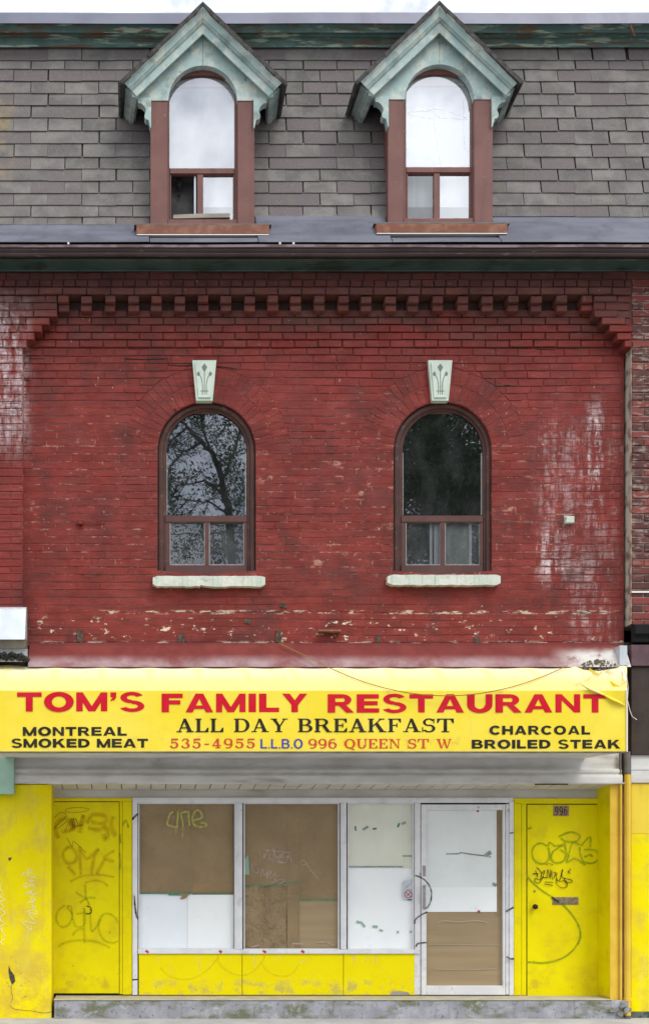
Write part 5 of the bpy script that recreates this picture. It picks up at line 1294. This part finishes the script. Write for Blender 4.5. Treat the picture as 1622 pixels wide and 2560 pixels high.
# ------------------------------------------------------------------ awning
YA = -1.0
AW = thing('shop_awning', 'long yellow box awning with red and black lettering over the shopfront', 'awning', tuple(P(777, 1880, -.3)))
AX0, AX1 = -12, 1567
def aw_top():
    mb = MB(); nx, ny = 220, 10
    idx = []
    for j in range(ny + 1):
        v = j / ny; row = []
        for i in range(nx + 1):
            px = AX0 + (AX1 - AX0) * i / nx
            sag = abs(math.sin((px - 256) / 117.3 * math.pi))
            y = .02 + (YA - .02) * v
            py = 1663 + (1727 - 1663) * v
            py += 3.6 * sag**1.3 * (1 - v) ** 1.0
            bul = .012 * sag * math.sin(math.pi * v)
            if px > 1425:      # torn, slack end
                s_ = (px - 1425) / (AX1 - 1425)
                py += 10 * math.sin(math.pi * min(1, s_ * 1.05)) * (1 - v)
                bul += .05 * math.sin(s_ * 8 + v * 7) * math.sin(math.pi * v) + .022 * math.sin(s_ * 23 - v * 12) * math.sin(math.pi * v)
                y -= .10 * math.sin(math.pi * s_) * (1 - v)
            p = P(px, py, y); p.z += bul - .02 * sag * math.sin(math.pi * v) * 0
            row.append(mb.vert(p))
        idx.append(row)
    for j in range(ny):
        for i in range(nx): mb.fi(idx[j][i], idx[j][i+1], idx[j+1][i+1], idx[j+1][i])
    return mb.build('awning_top', M['awtop'], AW, 'sun bleached sloping top', smooth=True)
aw_top()
def aw_front():
    mb = MB(); nx, ny = 160, 12
    idx = []
    for j in range(ny + 1):
        v = j / ny; row = []
        for i in range(nx + 1):
            px = AX0 + (AX1 - AX0) * i / nx
            py = 1727 + 153 * v
            d = .002 * math.sin(px / 60) * math.sin(math.pi * v)
            if px > 1515 and v < .5: d += .012 * math.sin((px - 1515) / 52 * math.pi) * math.sin(v * 2 * math.pi)
            row.append(mb.vert(P(px, py, YA + d)))
        idx.append(row)
    for j in range(ny):
        for i in range(nx): mb.fi(idx[j][i], idx[j][i+1], idx[j+1][i+1], idx[j+1][i])
    return mb.build('awning_front', M['awfront'], AW, smooth=True)
FRO = aw_front()
w = MB(); a, b = P(AX0, 1880, YA), P(AX1, 1880, YA)
w.wbox(a.x, b.x, a.z - .012, a.z + .004, YA - .004, YA + .03, .003); w.build('bottom_rail', M['pipegrey'], AW)
w = MB(); w.face((a.x, YA + .03, a.z + .01), (b.x, YA + .03, a.z + .01), (b.x, .02, a.z + .03), (a.x, .02, a.z + .03)); w.build('awning_underside', M['fascia'], AW)
for px in (AX0, AX1):
    w = MB(); x = P(px, 0, YA).x
    w.face((x, YA, P(0, 1880, YA).z), (x, YA, P(0, 1727, YA).z), (x, .02, P(0, 1664, .02).z), (x, .02, P(0, 1880, YA).z + .035)); w.build('end_panel', M['awfront'], AW)
for i in range(14):
    px = 256 - 117.3 * 2 + 117.3 * i
    if px < AX0 or px > AX1: continue
    w = MB(); w.tube([P(px, 1680, .02), P(px, 1740, YA + .03), P(px, 1870, YA + .03)], .010, 6); w.build('frame_rib', M['pipegrey'], AW)
# piping along the right-hand corner and the folds of loose vinyl
w = MB(); w.tube([P(1545, 1667, -.05), P(1553, 1670, -.15), P(1560, 1690, -.4), P(1566, 1727, YA - .005), P(1567, 1775, YA - .006), P(1567, 1880, YA - .006)], .008, 8); w.build('corner_piping', M['wirewhite'], AW)
def fold(p0, p1, w_, h_, m):
    mb = MB(); n = 14; rows_ = []
    for i in range(n + 1):
        t = i / n; e_ = math.sin(math.pi * t) ** .7
        x, y = p0[0] + (p1[0] - p0[0]) * t, p0[1] + (p1[1] - p0[1]) * t + 2 * math.sin(t * 5)
        rows_.append([mb.vert(P(x - .5 * q * w_ * e_, y + .8 * q * w_ * e_, YA - .0025 - h_ * e_ * (1 - q * q))) for q in (-1, -.5, 0, .5, 1)])
    for i in range(n):
        for j in range(4): mb.fi(rows_[i][j], rows_[i+1][j], rows_[i+1][j+1], rows_[i][j+1])
    return mb.build('vinyl_fold', M[m], AW, smooth=True)
fold((1446, 1706), (1516, 1744), 4.5, .03, 'awtop'); fold((1500, 1730), (1564, 1768), 5, .024, 'awfront')
yl = YA - .0035
lettering("TOM'S", sans, 42.5, 361, 1731.5, 1779, yl, M['letred'], FRO, .10)
lettering('FAMILY', sans, 404, 768, 1734.5, 1781, yl, M['letred'], FRO, .13)
lettering('RESTAURANT', sans, 819, 1517, 1736, 1782, yl, M['letred'], FRO, .13)
lettering('ALL DAY BREAKFAST', serif, 441, 1134, 1797, 1831, yl, M['letblk'], FRO, .09)
lettering('MONTREAL', sans, 57, 317, 1818, 1840, yl, M['letblk'], FRO, .15)
lettering('SMOKED MEAT', sans, 28, 370, 1847.5, 1869.6, yl, M['letblk'], FRO, .13)
lettering('535-4955', serif, 425, 638, 1847, 1871, yl, M['letord'], FRO, .22)
lettering('L.L.B.O', blk, 651, 757, 1848, 1872, yl, M['letblu'], FRO, .10)
lettering('996 QUEEN ST W', serif, 770.6, 1129, 1848, 1871.5, yl, M['letord'], FRO, .11)
lettering('CHARCOAL', sans, 1223, 1475, 1815, 1837, yl, M['letblk'], FRO, .17)
lettering('BROILED STEAK', sans, 1179, 1550, 1850, 1872, yl, M['letblk'], FRO, .15)

# rubble and the loose cable on top of the awning
def lumps(name, x0, x1, y0, y1, ya, yb, n, m, r=(4, 9)):
    mb = MB()
    for _ in range(n):
        u = rnd(); x = x0 + (x1 - x0) * u; hgt = math.sin(math.pi * u) ** .6
        y = y1 - (y1 - y0) * rnd() * hgt
        c = P(x, y, U(ya, yb)); rr = U(*r) / S
        ph = [(rr * U(.6, 1.2)) for _ in range(6)]
        v = [mb.vert(c + Vector(d) * k) for d, k in zip(((1,0,0), (-1,0,0), (0,1,0), (0,-1,0), (0,0,1), (0,0,-1)), ph)]
        for (a, b, cc) in ((0,2,4), (2,1,4), (1,3,4), (3,0,4), (2,0,5), (1,2,5), (3,1,5), (0,3,5)): mb.fi(v[a], v[b], v[cc])
    return mb.build(name, m)
ru = lumps('rubble', 1436, 1558, 1650, 1680, -.10, .02, 900, M['debris'], (1.5, 4)); ru['kind'] = 'stuff'; ru['label'] = 'grey rubble and dirt heaped at the torn right end of the awning'
cab = MB()
pts = []
for i in range(61):
    t = i / 60
    if t < .16: s_ = t / .16; px, py = 697 + (820 - 697) * s_, 1608 + (1668 - 1608) * s_
    else: s_ = (t - .16) / .84; px, py = 820 + (1418 - 820) * s_, 1668 - 4 * s_ + 296 * s_ * (1 - s_)
    v_ = max(0.0, min(1.0, (py - 1660) / 66))
    pts.append(P(px, py, (YB - .08 - .22 * s_ if t < .16 else -.07) - v_ * (abs(YA) - .02)))
cab.tube(pts, .0045, 6); co = cab.build('hanging_cable', M['wire']); tag(co, 'rusty thin cable sagging in front of the yellow awning', 'cable')
cab = MB(); cab.tube([P(x, y, YA - .02) for x, y in ((1556, 1668), (1566, 1690), (1570, 1720), (1568, 1750), (1574, 1775), (1580, 1792), (1592, 1800))], .003, 5); co = cab.build('loose_string', M['wirewhite']); tag(co, 'thin white loose string dangling off the right end of the awning', 'string')

# ------------------------------------------------------------------ left edge things
LB = thing('sheet_metal_box', 'bright galvanised metal box end at the left edge above the awning', 'metal box', tuple(P(0, 1605, -.2)))
w = MB(); w.hprof([(1518, .0), (1518, -.10), (1522, -.14), (1596, -.26), (1599, -.27), (1599, .0)], XL, 68, closed=True); w.build('sheet_cover', M['galv'], LB)
w = MB(); w.hprof([(1599.5, -.24), (1622, -.21), (1622, .0), (1599.5, .0)], XL, 69, closed=True); w.build('dark_return', M['pipegrey'], LB)
w = MB(); w.hprof([(1622.5, -.16), (1655, -.14), (1655, .0), (1622.5, .0)], XL, 70, closed=True); w.build('lower_sheet', M['galv'], LB)
for x in (6, 26, 47):
    w = MB(); w.ribbon([(x - 9, 1521), (x, 1525), (x + 9, 1521)], -.145, 2.5); w.build('cut_edge', M['wirewhite'], LB)
tb = lumps('tar_lumps', -60, 72, 1632, 1650, -.20, -.15, 150, M['tar'], (4, 8)); tb['kind'] = 'stuff'; tb['label'] = 'black tarry lumps under the metal box at the left edge'
w = MB(); w.box(XL, 35, 1894, 1986, -.12, -.02, .004); gx = w.build('sign_box', M['greenbox']); tag(gx, 'pale green box end on top of the left yellow pilaster', 'sign box')
w = MB(); w.box(XL, -6, 1664, 1892, .05, .3); w.build('left_panel', M['fascia'], B); w = MB(); w.box(XL, 100, 1890, 1961, .028, .3); w.build('pilaster_head', M['fascia'], B)

# ------------------------------------------------------------------ trees across the street, seen in the panes
def street_tree(label, T, limbs, clusters, leaf, seed, top, rad, leafy):
    # limbs: polylines on the mirrored view (facade measurements), grown out to the tree's own place T metres from the wall
    R = random.Random(seed)
    far = .444 + T
    def Q(px, py, dy=0.0):
        p = P(px, py, far + dy); return Vector((p.x, -T - dy, p.z))
    br = MB(); lf = MB()
    foot = Q(*limbs[0][0][0]); base = Vector((foot.x, -T, 0))
    tree_ = thing('street_tree', label, 'tree', base, 'trees across the street')
    tw = []
    def twig(p, d, L, r, depth):
        pts = [p]; q = p.copy(); dd = d.copy()
        for i in range(4):
            dd = (dd + Vector((R.uniform(-.3, .3), R.uniform(-.3, .3), R.uniform(-.2, .25)))).normalized(); q = q + dd * L / 4; pts.append(q.copy())
        br.tube(pts, [r * (1 - .6 * i / 4) for i in range(5)], 4, False)
        tw.append(pts[-1]); tw.append(pts[2])
        if depth:
            for k in range(3):
                twig(pts[R.randint(1, 4)], (dd + Vector((R.uniform(-.9, .9), R.uniform(-.6, .6), R.uniform(-.5, .6)))).normalized(), L * .65, r * .5, depth - 1)
    for pl, r0, r1, ntw in limbs:
        n = len(pl); pts = [Q(x, y, .5 * math.sin(k * 1.3)) for k, (x, y) in enumerate(pl)]
        if r0 > .15: pts = [base + Vector((0, 0, -.2)), base + (pts[0] - base) * .5 + Vector((.15, 0, 0))] + pts
        fine = []
        for a, b in zip(pts[:-1], pts[1:]):
            for k in range(4): fine.append(a.lerp(b, k / 4) + Vector((R.uniform(-.03, .03), R.uniform(-.05, .05), R.uniform(-.03, .03))))
        fine.append(pts[-1]); m = len(fine)
        br.tube(fine, [r0 + (r1 - r0) * k / m for k in range(m)], 8, False)
        for k in range(ntw):
            a = R.uniform(0, 6.28)
            twig(fine[R.randint(m // 3, m - 1)], Vector((math.cos(a), R.uniform(-.5, .5), math.sin(a) * .8 + .15)).normalized(), R.uniform(.4, .9), .018, 2)
    def leaves(c, n, sd):
        for _ in range(n):
            q = c + Vector((R.gauss(0, sd[0]), R.gauss(0, sd[1]), R.gauss(0, sd[2])))
            s_ = R.uniform(*leaf)
            u = Vector((R.uniform(-1, 1), R.uniform(-1, 1), R.uniform(-1.2, .6))).normalized(); v = u.orthogonal().normalized()
            lf.cur = R.random() * .98 + .01
            lf.face(q - u * s_, q + v * s_ * .45, q + u * s_, q - v * s_ * .45)
    for p in tw: 
        if R.random() < leafy: leaves(p, R.randint(1, 4), (.09, .2, .09))
    for (x, y, n, sx, sz) in clusters:
        for k in range(max(1, n // 22)):
            c = Q(x + R.gauss(0, sx), y + R.gauss(0, sz), R.uniform(-1.2, 1.2)); leaves(c, 22, (.16, .25, .14))
    # the rest of the crown, away from what the panes show
    for k in range(260):
        a = R.uniform(0, 6.28); rr = rad * math.sqrt(R.random())
        z = R.uniform(.40, .58) * top
        leaves(Vector((base.x + rr * math.cos(a), -T - 1.0 + rr * math.sin(a) * .8, z)), 16, (.3, .3, .25))
    br.build('trunk', M['bark'], tree_, recalc=False); lf.build('crown', M['leaf'], tree_, recalc=False)
street_tree('tall open limbed tree across the street mirrored in the left arched window', 21.0,
    [([(580, 1420), (572, 1290), (556, 1200), (530, 1132), (500, 1103), (467, 1070), (438, 1040)], .16, .03, 12), ([(528, 1128), (512, 1090), (505, 1050), (500, 1000)], .055, .025, 10), ([(556, 1200), (585, 1130), (600, 1060), (610, 1010)], .05, .02, 10),
     ([(500, 1103), (460, 1130), (430, 1165), (418, 1230)], .05, .02, 8), ([(565, 1240), (510, 1200), (450, 1215), (420, 1260)], .04, .015, 8), ([(572, 1290), (520, 1255), (470, 1250), (430, 1300)], .035, .015, 6), ([(467, 1070), (430, 1100), (412, 1150)], .04, .015, 6)],
    [(580, 1150, 900, 20, 38), (596, 1240, 600, 13, 30), (425, 1215, 620, 10, 46), (498, 1052, 330, 14, 10), (562, 1070, 260, 22, 16), (432, 1090, 180, 14, 24), (535, 1230, 160, 20, 25), (515, 1368, 1700, 70, 30), (440, 1290, 130, 20, 6), (550, 1350, 400, 40, 26)], (.03, .065), 5, 14.0, 3.2, .42)
street_tree('dense dark leafy tree across the street mirrored in the right arched window', 20.0,
    [([(1110, 1440), (1108, 1330), (1100, 1230), (1085, 1130), (1060, 1050)], .18, .04, 6), ([(1100, 1230), (1140, 1120), (1160, 1040)], .10, .04, 5), ([(1108, 1330), (1030, 1210), (1000, 1150)], .09, .04, 5)],
    [(1100, 1210, 12000, 80, 75), (1040, 1110, 2600, 38, 42), (1170, 1190, 2600, 35, 60), (1100, 1360, 4500, 70, 45), (1080, 1060, 1300, 45, 22)], (.05, .09), 12, 15.0, 3.4, .8)
for z, i in ((10.9, 0), (10.0, 1), (9.4, 2)):
    w = MB(); w.tube([(-40 + 8 * j, -18.5, z - .4 * math.sin(math.pi * j / 10)) for j in range(11)], .018, 5); o = w.build('overhead_wire', M['black'])
    tag(o, ('upper', 'middle', 'lower')[i] + ' of three dark street wires mirrored in the left arched window', 'wire', 'street wires across the road')
